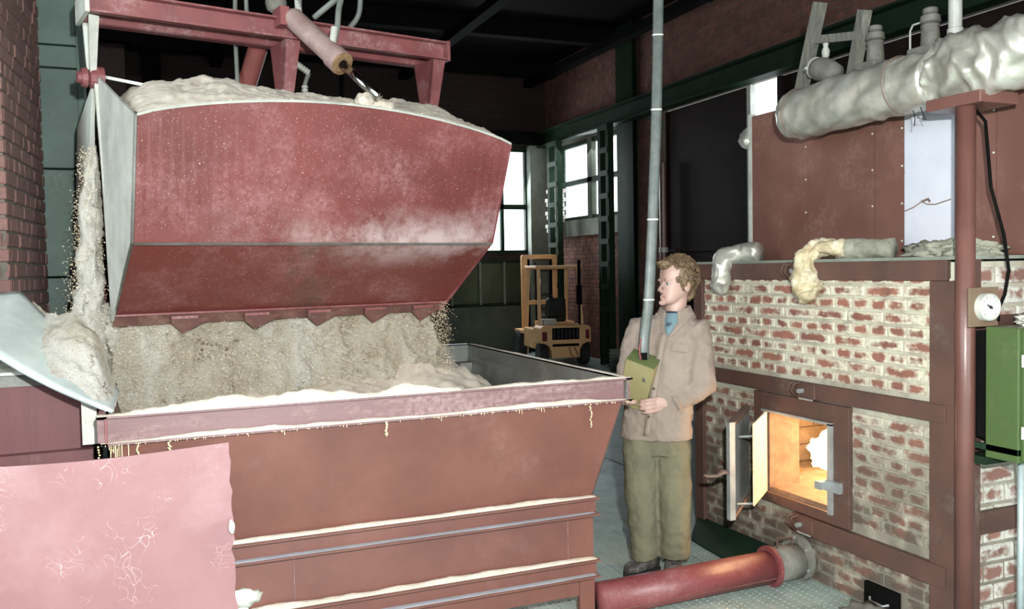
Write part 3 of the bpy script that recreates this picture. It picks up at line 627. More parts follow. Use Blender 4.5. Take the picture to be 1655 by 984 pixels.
obj('tie_wire', MB().tube([Vector((3.3, 3.12, 2.52))+Vector((math.cos(a), .05*math.sin(a), math.sin(a)))*.139 for a in [k*2*PI/24 for k in range(25)]], .003, 5), 'hot_iron', ip)
obj('wire_ends', MB().tube([(3.25, 3.02, 2.385), (3.24, 3.0, 2.34), (3.245, 3.01, 2.31)], .002, 4).tube([(3.24, 2.97, 2.39), (3.25, 2.95, 2.33), (3.23, 2.98, 2.345)], .002, 4), 'near_black', ip)
po = thing('support_pole', 'round glossy brown support pole at the furnace corner under the pipe', 'pole', (3.2, 2.70, 0))
obj('pole', MB().tube([(3.19, 2.69, 0), (3.19, 2.69, 2.34)], .039, 24), 'pole_brown', po, smooth=True)
obj('cap_bracket', MB().box((3.14, 2.58, 2.34), (3.36, 2.85, 2.39)), 'pole_brown', po, bevel=.003)
obj('foot_plate', MB().box((3.10, 2.60, 0), (3.28, 2.745, .012)), 'pole_brown', po)
# wool and foil elbows on the furnace top
el = thing('foil_elbow', 'small silver foil wrapped pipe elbow hanging over the furnace edge', 'pipe elbow', (3.3, 4.3, 1.715))
wrapped('elbow_wrap', [(3.33, 4.22, 1.765), (3.3, 4.36, 1.765), (3.2, 4.38, 1.74), (3.17, 4.38, 1.66), (3.17, 4.37, 1.57), (3.17, 4.35, 1.52)], [.055, .06, .062, .058, .068, .02], 'foil', el, .25, 26, 6, 7)
wrapped('back_roll', [(3.45, 4.42, 1.77), (3.45, 4.60, 1.77)], [.055, .055], 'foil_dull', el, .15, 22, 8, 7, 3)
wl = thing('wool_elbow', 'yellowish mineral wool wrapped elbow drooping over the brick face', 'pipe elbow', (3.3, 3.6, 1.715))
wrapped('wool_wrap', [(3.3, 3.5, 1.77), (3.25, 3.64, 1.775), (3.18, 3.66, 1.72), (3.17, 3.66, 1.62), (3.17, 3.64, 1.53), (3.17, 3.62, 1.50)], [.05, .055, .066, .07, .072, .03], 'wool', wl, .45, 30, 7, 9, 1)
wrapped('wool_roll', [(3.42, 3.3, 1.765), (3.36, 3.46, 1.765), (3.3, 3.56, 1.765)], [.05, .058, .058], 'wool_grey', wl, .2, 24, 8, 8, 2)
wh = tag(obj('wool_heap', MB().blob((3.42, 3.03, 1.74), .1, .5, 12, 4, 2, (.8, 1.7, .48)).blob((3.42, 2.86, 1.74), .09, .5, 12, 4, 6, (.8, 1.6, .5)), 'wool_grey', smooth=True), 'crumpled grey mineral wool heap below the whitewashed panel', 'wool', kind='stuff')
tag(wrapped('foil_stub', [(3.62, 4.60, 2.52), (3.62, 4.66, 2.50), (3.64, 4.70, 2.45)], [.085, .1, .03], 'foil', None, .25, 26, 8, 7, 7), 'crumpled foil lump at the far left edge of the brown casing', 'foil wrap')

# ================================================================== RIGHT EDGE: gauge, cabinet, conduit
gp = thing('pressure_gauge', 'round white dial gauge on a brown plate beside the pole', 'gauge', (3.22, 2.63, 1.415))
obj('mounting_plate', MB().box((3.138, 2.625, 1.418), (3.306, 2.637, 1.582)), 'brown_plate', gp, bevel=.002)
obj('bezel', MB().lathe((3.222, 2.625, 1.50), (0, -1, 0), [(0, .058), (.03, .058), (.036, .054), (.036, .05), (.028, .049), (.028, .001)], 32), 'bare_grey', gp, smooth=False)
dl_ = obj('dial_face', MB().lathe((3.222, 2.598, 1.50), (0, -1, 0), [(0, .048), (.002, .048), (.002, .001)], 32), 'dial', gp)
tk = MB()
for k in range(11):
    a = math.radians(225-27*k); c, s = math.cos(a), math.sin(a); tk.bar((3.222+c*.038, 2.595, 1.5+s*.038), (3.222+c*.045, 2.595, 1.5+s*.045), .0015, .002, (0, 1, 0))
obj('scale_marks', tk, 'letter', dl_)
obj('needle', MB().bar((3.222+.012, 2.593, 1.494), (3.222-.02, 2.593, 1.510), .006, .002, (0, 1, 0)).lathe((3.222, 2.596, 1.5), (0, -1, 0), [(0, .007), (.005, .007), (.005, .001)], 12), 'letter', dl_)
gb = thing('control_cabinet', 'green painted metal control cabinet on the right edge', 'cabinet', (3.45, 2.53, .87))
obj('body', MB().box((3.2, 2.45, .875), (3.75, 2.60, 1.42)), 'green_box', gb, bevel=.004)
obj('door', MB().box((3.215, 2.435, .885), (3.74, 2.4495, 1.41)), 'green_box', gb, bevel=.003)
for z in (1.0, 1.29): obj('hinge', MB().tube([(3.212, 2.44, z-.025), (3.212, 2.44, z+.025)], .006, 8), 'bare_grey', gb)
obj('shadow_backing', MB().box((3.22, 2.62, .95), (3.7, 2.66, 1.40)), 'near_black', gb)  # near-black colour paints in the shadow of the gap behind the cabinet
obj('shelf_bracket', MB().box((3.2, 2.45, .905), (3.215, 2.70, .93)).box((3.2, 2.60, .84), (3.7, 2.70, .872)), 'green_steel', gb)
tag(obj('foil_scrap', MB().blob((3.42, 2.53, 1.44), .07, .7, 16, 4, 3, (1.3, .8, .5)), 'foil', smooth=True), 'crumpled silver foil scrap lying on the green cabinet', 'foil')
tag(obj('conduit', MB().tube([(3.31, 2.52, 0), (3.31, 2.52, .874)], .014, 12), 'conduit', smooth=True), 'pale grey vertical conduit below the green cabinet', 'conduit')
tag(obj('power_cable', MB().tube([(3.3, 2.75, 2.36), (3.28, 2.67, 2.28), (3.29, 2.65, 2.0), (3.33, 2.62, 1.8), (3.36, 2.62, 1.65), (3.35, 2.63, 1.55), (3.32, 2.64, 1.48), (3.30, 2.62, 1.44)], .007, 8), 'near_black', smooth=True), 'thin dark cable hanging from the pipe bracket to the cabinet', 'cable')

# ================================================================== ON THE CASING ROOF
ZR = 2.625
ld = thing('wooden_ladder', 'weathered wooden ladder end leaning above the silver pipe', 'ladder', (3.98, 4.4, ZR))
obj('rail', MB().bar((4.0, 4.70, ZR), (4.0, 4.45, 3.35), .055, .075), 'old_wood', ld); obj('rail', MB().bar((4.05, 4.28, ZR), (4.0, 4.075, 3.20), .055, .075), 'old_wood', ld)
obj('rung', MB().bar((4.0, 4.53, 3.13), (4.0, 4.12, 3.06), .03, .05), 'old_wood', ld); obj('rung', MB().bar((4.0, 4.64, 2.82), (4.02, 4.23, 2.79), .03, .045), 'old_wood', ld)
ins = thing('hanging_insulator', 'small pale insulator hanging from the ladder rung', 'insulator', (3.97, 4.37, 2.96))
obj('body', MB().lathe((3.96, 4.36, 2.97), (0, 0, 1), [(0, .008), (.015, .022), (.05, .026), (.075, .014), (.095, .02), (.1, .004)], 14), 'bare_grey', ins, smooth=True)
obj('strap', MB().bar((3.96, 4.36, 3.06), (3.96, 4.36, 3.10), .012, .03), 'grey_fitting', ins)
gl = thing('glass_lamp_cover', 'dusty glass lamp cover lying between the ladder rails', 'lamp cover', (4.0, 4.3, 2.8))
obj('glass', MB().lathe((3.95, 4.44, 2.93), (.05, -1, -.35), [(0, .01), (.0, .06), (.04, .075), (.12, .07), (.2, .045), (.205, .001)], 24), 'grey_fitting', gl, smooth=True)
obj('rim', MB().lathe((3.95, 4.45, 2.935), (.05, -1, -.35), [(0, .045), (0, .068), (.015, .068), (.015, .045), (0, .045)], 24), 'bare_grey', gl)
obj('bulb', MB().blob((3.90, 4.46, 2.93), .028, 0, 1, 2), 'foil_dull', gl, smooth=True)
def relief(y, z, lab, wire=False):
    t = thing('relief_valve', lab, 'valve', (4.0, y, ZR))
    obj('base_block', MB().box((3.9, y-.09, ZR), (4.1, y+.07, z)), 'grey_fitting', t, bevel=.006)
    obj('barrel', MB().lathe((4.0, y, z), (0, 0, 1), [(0, .052), (.11, .046), (.115, .05), (.125, .05), (.13, .04)], 20), 'grey_fitting', t, smooth=False)
    obj('collar', MB().lathe((4.0, y, z+.13), (0, 0, 1), [(0, .035), (.01, .055), (.045, .05), (.055, .034)], 20), 'grey_fitting', t)
    obj('cap', MB().lathe((4.0, y, z+.185), (0, 0, 1), [(0, .026), (.008, .04), (.03, .038), (.038, .02), (.04, .002)], 20), 'grey_fitting', t)
    if wire: obj('bracket_wire', MB().tube([(3.98, y+.12, z-.1), (3.98, y+.12, z+.12), (3.98, y+.1, z+.15), (3.98, y+.02, z+.15)], .006, 6), 'bare_grey', t)
relief(3.995, 2.865, 'dusty grey capped valve just right of the ladder'); relief(3.60, 2.86, 'dusty grey capped valve beside the short vent pipe', True)
tag(obj('vent_pipe', MB().lathe((4.0, 3.44, ZR), (0, 0, 1), [(0, .04), (.3, .04), (.305, .034), (.55, .034), (.55, .02)], 16), 'bare_grey', smooth=False), 'short upright vent pipe behind the silver pipe bulge', 'pipe')
# ================================================================== HOPPER
HX0, HX1, HY0, HY1, HZ = -.20, 2.10, 3.60, 5.86, 1.17
hp = thing('feed_hopper', 'large open red steel hopper with channel rim catching the falling sawdust', 'hopper', ((HX0+HX1)/2, 4.7, 0))
LX0, LX1, LY0, LY1 = -.06, 1.94, 3.72, 5.7   # lower body
def wallp(name, a, b, c, d, mat, th):       # sloping plate between top edge a-b and bottom edge d-c
    return obj(name, MB().plate([a, b, c, d], th), mat, hp)
wallp('front_plate', (HX0+.03, 3.63, 1.08), (HX1-.03, 3.63, 1.08), (LX1, LY0, .60), (LX0, LY0, .60), 'red_paint', (0, .006, 0))
wallp('rear_plate', (HX0+.03, HY1-.03, 1.08), (HX1-.03, HY1-.03, 1.08), (LX1, LY1, .60), (LX0, LY1, .60), 'inner_grey', (0, -.006, 0))
wallp('side_plate', (HX1-.03, 3.63, 1.08), (HX1-.03, HY1-.03, 1.08), (LX1, LY1, .60), (LX1, LY0, .60), 'inner_grey', (-.006, 0, 0))
wallp('side_plate', (HX0+.03, 3.63, 1.08), (HX0+.03, HY1-.03, 1.08), (LX0, LY1, .60), (LX0, LY0, .60), 'red_paint', (.006, 0, 0))
obj('lower_plate', MB().box((LX0, LY0, .12), (LX1, LY0+.006, .60)), 'red_paint', hp)
obj('lower_plate', MB().box((LX1-.006, LY0+.006, .25), (LX1, LY1, .60)), 'red_paint', hp)
obj('lower_plate', MB().box((LX0, LY0+.006, .25), (LX0+.006, LY1, .60)), 'red_paint', hp)
# rim channels: web and two flanges, one channel per side
def channel(name, a, b, out, h, fl, mat, inner=None):
    a = Vector(a); b = Vector(b); out = Vector(out); t = .008; z = Vector((0, 0, 1)); mb = MB()
    mb.plate([a, b, b+z*h, a+z*h], out*t); mb.plate([a, b, b+out*fl, a+out*fl], z*t); mb.plate([a+z*(h-t), b+z*(h-t), b+z*(h-t)+out*fl, a+z*(h-t)+out*fl], z*t)
    return obj(name, mb, mat, hp)
channel('rim_front', (HX0, 3.635, 1.06), (HX1, 3.635, 1.06), (0, -1, 0), .11, .035, 'rim_mauve')
channel('rim_rear', (HX0, HY1-.035, 1.06), (HX1, HY1-.035, 1.06), (0, 1, 0), .11, .035, 'inner_grey')
channel('rim_side', (HX1-.035, 3.6, 1.06), (HX1-.035, HY1, 1.06), (1, 0, 0), .11, .035, 'inner_grey')
channel('rim_side', (HX0+.035, 3.6, 1.06), (HX0+.035, HY1, 1.06), (-1, 0, 0), .11, .035, 'beam_red')
obj('corner_gusset', MB().box((HX1-.14, HY1-.16, .95), (HX1-.05, HY1-.04, 1.05)), 'inner_grey', hp)
g1 = channel('girt', (LX0, LY0-.002, .515), (LX1+.01, LY0-.002, .515), (0, -1, 0), .085, .058, 'red_paint')
g2 = channel('girt', (LX0, LY0-.002, .215), (LX1+.01, LY0-.002, .215), (0, -1, 0), .085, .058, 'red_paint')
for x in (.52, 1.80): obj('weld_seam', MB().box((x, LY0-.004, .3), (x+.003, LY0-.001, .515)), 'rim_mauve', hp)
obj('leg', MB().box((LX1-.08, LY0-.006, 0), (LX1, LY0+.02, .215)).box((LX1-.012, LY0, 0), (LX1, LY0+.09, .215)), 'red_paint', hp)
obj('leg', MB().box((LX0, LY0-.006, 0), (LX0+.08, LY0+.02, .215)), 'red_paint', hp)
obj('leg', MB().box((LX1-.08, LY1-.03, 0), (LX1, LY1, .6)), 'red_paint', hp); obj('leg', MB().box((LX0, LY1-.03, 0), (LX0+.08, LY1, .6)), 'red_paint', hp)
obj('bottom_cone', MB().plate([(LX0+.1, LY0+.02, .22), (LX1-.09, LY0+.02, .22), (1.5, LY0+.4, .03), (.5, LY0+.4, .03)], (0, .006, 0)), 'red_paint', hp)
# dust lines on ledges
for nm, (a, b, w, h, lab) in {
    'r1': ((HX0+.0, 3.63, HZ-.003), (1.25, 3.63, HZ-.003), .06, .036, 'thick line of pale sawdust heaped along the hopper front rim'),
    'r2': ((1.25, 3.625, HZ), (HX1, 3.625, HZ), .04, .009, 'thin line of sawdust on the right end of the hopper rim'),
    'r3': ((HX0+.01, 3.617, 1.067), (HX1, 3.617, 1.067), .03, .013, 'line of sawdust along the lower rim flange of the hopper'),
    'r4': ((LX0, LY0-.02, .60), (LX1, LY0-.02, .60), .045, .011, 'line of sawdust on the upper girt below the sloping plate'),
    'r5': ((LX0, LY0-.028, .5225), (LX1, LY0-.028, .5225), .052, .002, 'dusty lower flange line of the upper girt'),
    'r6': ((LX0, LY0-.02, .30), (LX1, LY0-.02, .30), .045, .015, 'line of sawdust along the lowest girt top'),
    'r7': ((LX0, LY0-.028, .2225), (LX1, LY0-.028, .2225), .052, .002, 'dust line along the very lowest girt flange')}.items():
    sawdust_ridge('sawdust_line', a, b, w, h, lab, seed=len(nm)+a[2]*7, mat='blue_dust' if nm in ('r5', 'r7') else 'sawdust')
sawdust_ridge('sawdust_line', (HX1-.018, 3.66, HZ), (HX1-.018, HY1-.02, HZ), .03, .005, 'thin dust on the right side rim of the hopper', side=(1, 0, 0))
rnd = random.Random(5)
dr = MB()
for k in range(110):
    x = rnd.uniform(HX0, HX1); l = rnd.uniform(.002, .009)*(2.5 if rnd.random() < .08 else 1)
    dr.bar((x, 3.597, 1.064), (x+rnd.uniform(-.003, .003), 3.596, 1.064-l), rnd.uniform(.0015, .003), .002, (0, 1, 0))
for k in range(60):
    x = HX0+.04+k*.0022*rnd.uniform(.2, 2); l = rnd.uniform(.01, .07)
    if k < 20: dr.bar((x, 3.6, 1.06), (x, 3.6, 1.06-l), .003, .002, (0, 1, 0))
for x0, l in ((HX0+.005, .14), (HX0+.14, .09), (.9, .06), (1.87, .11), (.05, .06)):
    for k in range(14): dr.blob((x0+rnd.uniform(-.005, .005), 3.59, 1.06-l*k/14), .004, .5, 9, 1, k)
tag(obj('clinging_dust', dr, 'straw'), 'fringe of sawdust shreds hanging from the hopper rim', 'sawdust', kind='stuff')
# sawdust pile inside
def heightfield(name, x0, x1, y0, y1, fn, mat, nx=110, ny=80, floor=None, mp=None, **k):
    vs = []; fs = []
    for j in range(ny+1):
        for i in range(nx+1):
            x = x0+(x1-x0)*i/nx; y = y0+(y1-y0)*j/ny; p = Vector((x, y, fn(x, y))); vs.append(mp(p) if mp else p)
    for j in range(ny):
        for i in range(nx): a = j*(nx+1)+i; fs.append((a, a+1, a+nx+2, a+nx+1))
    return obj(name, MB().add(vs, fs), mat, None, smooth=True, **k)
def nz(x, y, z, f, o=4): return noise.fractal(Vector((x*f, y*f, z)), 1, 2, o)
def pile(x, y):
    z = .965+.14*min(1, max(0, (y-4.5)/.6))-1.2*max(0, x-1.78)**1.2-.08*max(0, y-5.3)+.02*nz(x, y, 3, 3)+.008*nz(x, y, 1, 16)
    return max(.8, z)+.035*nz(x, y, 3, 3)+.012*nz(x, y, 1, 16)
tag(heightfield('sawdust_pile', HX0+.09, HX1-.13, 3.72, HY1-.06, pile, 'sawdust'), 'pale mound of sawdust filling the hopper', 'sawdust', kind='stuff')
# auger tube
au = thing('auger_tube', 'thick dusty red auger tube running along the floor into the furnace', 'tube', (2.5, 3.7, 0))
obj('tube', MB().tube([(1.955, 3.705, .088), (2.98, 3.705, .098)], .084, 32), 'bucket_red', au, smooth=True)
obj('seam', MB().tube([(1.95, 3.63, .053), (2.96, 3.63, .062)], .004, 6), 'red_paint', au)
obj('sleeve', MB().tube([(2.99, 3.71, .10), (3.17, 3.715, .102)], .092, 32), 'grey_fitting', au, smooth=True)
obj('flange', MB().tube([(2.965, 3.705, .10), (2.985, 3.705, .10)], .108, 32), 'bucket_red', au); obj('flange', MB().tube([(3.16, 3.715, .118), (3.185, 3.715, .118)], .122, 32), 'grey_fitting', au)
obj('lug', MB().box((2.962, 3.69, .0), (2.988, 3.72, .02)), 'bucket_red', au)
obj('handle', MB().tube([(3.02, 3.70, .19), (3.02, 3.70, .245), (3.12, 3.70, .235), (3.12, 3.70, .19)], .006, 8), 'furnace_frame', au)
for k in range(6):
    a = k*PI/3+.4; obj('bolt', MB().tube([(3.15, 3.715+math.cos(a)*.105, .118+math.sin(a)*.105), (3.16, 3.715+math.cos(a)*.105, .118+math.sin(a)*.105)], .007, 6), 'iron_grey', au)
# ================================================================== LEFT: bin, chute, loose sheet
bn = thing('steel_bin', 'dark red steel bin behind the chute at the left edge', 'bin', (-.7, 4.4, 0))
obj('front_panel', MB().box((-1.6, 4.10, .0), (-.245, 4.108, 1.30)), 'bin_red', bn)
obj('end_panel', MB().box((-.253, 4.108, .0), (-.245, 4.86, 1.22)), 'bin_red', bn)
obj('top_rail', MB().box((-1.6, 4.07, 1.30), (-.36, 4.13, 1.312)), 'bare_grey', bn)
obj('top_strip', MB().box((-1.6, 4.094, 1.25), (-.42, 4.0995, 1.298)), 'inner_grey', bn)
obj('ledge', MB().box((-1.6, 4.04, .955), (-.24, 4.099, .975)).box((-1.6, 4.04, .90), (-.24, 4.045, .955)), 'bin_red', bn)
obj('rim_bracket', MB().box((-.27, 3.9, 1.02), (-.215, 4.08, 1.2)), 'bare_grey', bn)
tag(heightfield('bin_contents', -1.6, -.42, 4.14, 4.84, lambda x, y: 1.30+.02*nz(x, y, 0, 9)+.25*(y-4.14), 'wool_grey', 50, 30), 'brownish waste heaped in the left bin', 'waste', kind='stuff')
ch = []
for i in range(25):      # along
    t = i/24; row = []
    for j in range(13):
        s = j/12
        near = Vector((-.75, 3.93, 1.575)).lerp(Vector((-.148, 3.74, 1.172)), t); far = Vector((-.78, 4.42, 1.77)).lerp(Vector((-.135, 3.96, 1.212)), t)
        if t < .38: far = Vector((-.78, 4.46, 1.61)).lerp(Vector((-.54, 4.50, 1.64)), t/.38)
        else: far = Vector((-.54, 4.50, 1.64)).lerp(Vector((-.130, 3.95, 1.222)), (t-.38)/.62)
        p = near.lerp(far, s); p.z -= .035*math.sin(PI*t)*(1-s)**2*1.2; row.append(p)
    ch.append(row)
cv = [p for r in ch for p in r]; cf = [(i*13+j, i*13+j+1, (i+1)*13+j+1, (i+1)*13+j) for i in range(24) for j in range(12)]
o = tag(obj('chute_plate', MB().add(cv, cf), 'chute_pale', smooth=True), 'pale dusty steel plate sloping down onto the hopper corner', 'chute')
m = o.modifiers.new('t', 'SOLIDIFY'); m.thickness = .014; m.offset = -1
ps = thing('loose_sheet', 'scratched pink red steel sheet standing upright at lower left', 'sheet', (-.6, 2.75, 0))
vs = []; nx, nzs = 60, 40
for j in range(nzs+1):
    for i in range(nx+1):
        x = -1.7+1.905*i/nx; z = j/nzs
        top = 1.19-.012*math.sin(max(0, (x+.55)/.75)*PI) if x > -.6 else 1.178
        y = 2.75+.012*math.sin(x*4)+.01*nz(x, z, 2, 2)
        xe = x+(.012*nz(0, z*9, 5, 3)+.018*(1-z) if i == nx else 0)
        vs.append((xe, y, top*z))
sh = obj('sheet', MB().add(vs, [(j*(nx+1)+i, j*(nx+1)+i+1, (j+1)*(nx+1)+i+1, (j+1)*(nx+1)+i) for j in range(nzs) for i in range(nx)]), 'pink', ps)
m = sh.modifiers.new('t', 'SOLIDIFY'); m.thickness = .005
obj('prop', MB().box((-.9, 2.77, 0), (-.86, 2.81, 1.1)), 'red_paint', ps)
obj('weld_patch', MB().blob((.205, 2.742, .935), .014, .4, 9, 2, 2, (.7, .4, 1.6)), 'bare_grey', ps, smooth=True)
sawdust_ridge('bent_edge', (-.75, 2.742, 1.125), (-.18, 2.742, 1.165), .006, .006, '', side=(0, 1, 0), parent=ps, var=.2)
tag(obj('scrap_lump', MB().blob((.25, 3.0, .62), .05, .4, 9, 3, 2, (1.2, .6, .6)).tube([(.25, 3, 0), (.25, 3, .6)], .02), 'bare_grey', smooth=True), 'pale dusty lump showing at the foot of the pink sheet', 'lump')

# ================================================================== GRAB BUCKET
BS = .84; BA = math.radians(12); B0 = Vector((-.201, 4.904, 0)); bx = Vector((math.cos(BA), math.sin(BA), 0)); by = Vector((-math.sin(BA), math.cos(BA), 0))
def bw(x, y, z): return B0+bx*x+by*y+Vector((0, 0, z))
def bwv(v): return bw(v[0], v[1], v[2])
gr = thing('clamshell_grab', 'red hydraulic clamshell grab with toothed jaws open over the hopper', 'grab', tuple(bw(.95, 0, 1.45)))
TW = 1.93
def topz(x): return 2.382+.130*math.sin(PI*min(max(x/TW, 0), 1))**.75
jf = []
def jaw(sgn, nm):
    # profile in (y, z) with the plate width at each station
    st = [(.84, None, 0., TW), (.67, 1.844, .0, 1.905), (.21, 1.49, .0, 1.845)]
    if sgn > 0: st = [(.52, 2.52, 0, 1.93), (.66, 2.15, .0, 1.905), (.60, 1.86, 0, 1.88), (.27, 1.50, .0, 1.845)]
    N = 40; rings = []
    for (y, z, x0, x1) in st:
        r = []
        for i in range(N+1):
            x = x0+(x1-x0)*i/N; zz = topz(x) if z is None else z; r.append(bw(x, y*sgn, zz))
        rings.append(r)
    mb = MB(); mb.loft(rings, cap=False, closed=False)
    o = obj(nm, mb, 'bucket_shell', gr); m = o.modifiers.new('t', 'SOLIDIFY'); m.thickness = .012; m.offset = 1 if sgn < 0 else -1
    return o
fs_ = jaw(-1, 'front_shell'); rs_ = jaw(1, 'rear_shell')
def endplate(x, pts, mat, name='end_plate'):
    return obj(name, MB().plate([bw(x+dx, y, z) for (y, z, dx) in pts], bx*.012), mat, gr)
fp = [(-.015, 2.70, 0), (-.84, 2.384, 0), (-.67, 1.844, 0), (-.21, 1.475, -.01), (-.03, 2.3, 0)]
endplate(-.012, fp, 'bare_grey'); endplate(1.9, [(y, z, {0: 0, 1: .03, 2: .005, 3: -.055, 4: 0}[i]) for i, (y, z, _) in enumerate(fp)], 'bucket_red')
rp = [(.03, 2.66, 0), (.52, 2.52, 0), (.66, 2.15, 0), (.60, 1.86, 0), (.27, 1.50, -.01), (.12, 2.1, 0)]
endplate(-.03, rp, 'bare_grey'); endplate(1.87, rp, 'bucket_red')
obj('crease_weld', MB().tube([bw(.0, -.675, 1.838), bw(1.905, -.675, 1.838)], .007, 6), 'inner_grey', gr)
obj('rolled_edge', MB().tube([bw(x, -.846, topz(x)) for x in [TW*i/30 for i in range(31)]], .007, 6), 'bare_grey', gr)
obj('corner_edge', MB().tube([bw(-.005, -.845, 2.383), bw(-.005, -.678, 1.844), bw(-.012, -.215, 1.49)], .008, 6), 'inner_grey', gr)
# cutting lip with teeth
obj('cutting_lip', MB().plate([bw(-.01, -.222, 1.50), bw(1.85, -.222, 1.50), bw(1.845, -.20, 1.448), bw(-.012, -.20, 1.448)], by*.016), 'lip_brown', gr)
obj('lip_flange', MB().bar(bw(-.01, -.235, 1.503), bw(1.85, -.235, 1.503), .02, .01), 'bucket_red', gr)
for x in (.25, .62, .97, 1.31, 1.62):
    t = obj('tooth', MB().plate([bw(x, -.24, 1.478), bw(x+.19, -.24, 1.478), bw(x+.185, -.235, 1.460), bw(x+.06, -.225, 1.398), bw(x+.005, -.235, 1.450)], by*.02), 'lip_brown', gr)
    obj('tooth_cap', MB().bar(bw(x, -.246, 1.482), bw(x+.13, -.246, 1.482), .016, .014), 'beam_red', t)
# hinge and frame
obj('hinge_boss', MB().lathe(bw(-.10, 0, 2.69), bx, [(0, .03), (.02, .03), (.02, .045), (.045, .05), (.05, .035), (.06, .05), (.085, .05), (.09, .06), (.12, .06), (.12, .03)], 20), 'beam_red', gr)
obj('hinge_shaft', MB().tube([bw(.0, 0, 2.52), bw(1.9, 0, 2.52)], .028, 14), 'beam_red', gr)
def chan(y, z0, z1, x0=-.055, x1=1.95):
    s = -1 if y < 0 else 1; mb = MB()
    for a, b in (((x0, y, z0), (x1, y+.008, z1)), ((x0, y+min(0, s*.05), z1-.01), (x1, y+max(.008, s*.05), z1)), ((x0, y+min(0, s*.05), z0), (x1, y+max(.008, s*.05), z0+.01))): mb.box(a, b)
    return obj('frame_channel', mb.sub(bwv), 'beam_red', gr)
chan(-.10, 2.985, 3.095); chan(.10, 2.985, 3.095)
obj('frame_end_plate', MB().box((-.075, -.15, 2.98), (-.055, .15, 3.10)).sub(bwv), 'bare_grey', gr); obj('frame_end_plate', MB().box((1.95, -.15, 2.98), (1.97, .15, 3.10)).sub(bwv), 'beam_red', gr)
for x, mt in ((.93, 'beam_red'), (1.86, 'beam_red')):
    mb = MB()
    mb.plate([bw(x, -.12, 2.985), bw(x, .12, 2.985), bw(x, .05, 2.70), bw(x, -.05, 2.70)], bx*.012)
    mb.plate([bw(x, -.12, 2.985), bw(x+.09, -.12, 2.985), bw(x+.07, -.05, 2.70), bw(x, -.05, 2.70)], by*.01)
    mb.plate([bw(x, .12, 2.985), bw(x+.09, .12, 2.985), bw(x+.07, .05, 2.70), bw(x, .05, 2.70)], by*-.01)
    obj('hanger_leg', mb, mt, gr)
for y in (-.09, .09): obj('hanger_strap', MB().plate([bw(-.05, y, 2.985), bw(.0, y*.8, 2.985), bw(-.015, y*.35, 2.71), bw(-.045, y*.45, 2.71)], by*.02), 'bare_grey', gr)
for a, b in (((0, -.02, 2.70), (.34, -.30, 2.60)), ((.74, -.2, 2.60), (.97, -.15, 2.665)), ((.97, -.15, 2.665), (1.2, -.5, 2.55)), ((1.64, -.35, 2.60), (1.87, -.1, 2.66)), ((-.02, .03, 2.66), (-.04, .1, 2.2)), ((-.02, -.03, 2.66), (.0, -.21, 1.5))):
    obj('stay_bar', MB().bar(bw(*a), bw(*b), .015, .015), 'bare_grey' if a[0] < .1 else 'beam_red', gr)
obj('gusset', MB().plate([bw(.88, -.03, 2.70), bw(1.06, -.03, 2.70), bw(1.1, -.2, 2.58), bw(.84, -.2, 2.58)], (0, 0, .01)), 'beam_red', gr)
# hydraulic cylinders
cy1 = obj('cylinder', MB().lathe(bw(.955, -.16, 3.10), bw(1.10, -.50, 2.79)-bw(.955, -.16, 3.10), [(0, .02), (.0, .05), (.02, .058), (.40, .058), (.40, .066), (.475, .066), (.475, .03)], 28), 'cyl_paint', gr)
a = bw(.955, -.16, 3.10); d = (bw(1.10, -.50, 2.79)-a).normalized()
obj('gland', MB().lathe(a+d*.474, d, [(0, .064), (.012, .062), (.014, .03), (.0, .028)], 28), 'rust_end', cy1)
obj('piston_rod', MB().tube([a+d*.45, a+d*.80], .024, 20), 'chrome', cy1, smooth=True)
obj('clevis', MB().box((.88, -.2, 3.04), (.93, -.08, 3.14)).sub(bwv), 'beam_red', cy1)
a2 = bw(.90, .22, 3.02); d2 = (bw(.86, .48, 2.70)-a2).normalized()
cy2 = obj('cylinder', MB().lathe(a2, d2, [(0, .03), (.02, .055), (.42, .055), (.42, .04)], 24), 'cyl_red', gr)
obj('clevis', MB().tube([a2-d2*.10, a2+d2*.04], .032, 12), 'bare_grey', cy2)
def hose(pts, r=.014, nm='hose', mt='hose', lab=None):
    P = [Vector(p) for p in pts]; C = []
    for i in range(len(P)-1):
        p0, p1, p2, p3 = P[max(i-1, 0)], P[i], P[i+1], P[min(i+2, len(P)-1)]
        for k in range(8):
            t = k/8; C.append(.5*((2*p1)+(p2-p0)*t+(2*p0-5*p1+4*p2-p3)*t*t+(3*p1-p0-3*p2+p3)*t**3))
    C.append(P[-1]); return obj(nm, MB().tube(C, r, 10), mt, gr, smooth=True)
def crimp(a, b):
    a = Vector(a); b = Vector(b); n = 7; pr = []
    L = (b-a).length
    for k in range(n): pr += [(L*k/n, .013), (L*(k+.3)/n, .019), (L*(k+.8)/n, .019), (L*(k+1)/n, .013)]
    obj('hose_fitting', MB().lathe(a, b-a, pr, 14), 'bare_grey', gr)
hose([bw(1.09, -.42, 2.93), bw(1.11, -.42, 3.00), bw(1.13, -.40, 3.10), bw(1.16, -.36, 3.18), bw(1.14, -.3, 3.17), bw(1.07, -.2, 3.10)], .016); crimp(bw(1.075, -.43, 2.90), bw(1.095, -.42, 3.0))
hose([bw(1.0, -.16, 3.16), bw(1.01, -.15, 3.25), bw(1.03, -.1, 3.4)], .016); crimp(bw(.995, -.17, 3.10), bw(1.0, -.15, 3.20))
hose([bw(1.35, .1, 3.10), bw(1.42, .08, 3.17), bw(1.46, .05, 3.25), bw(1.45, 0, 3.4)], .016)
hose([bw(.80, .3, 2.62), bw(.78, .38, 2.70), bw(.80, .42, 2.82), bw(.86, .4, 2.86)], .016)
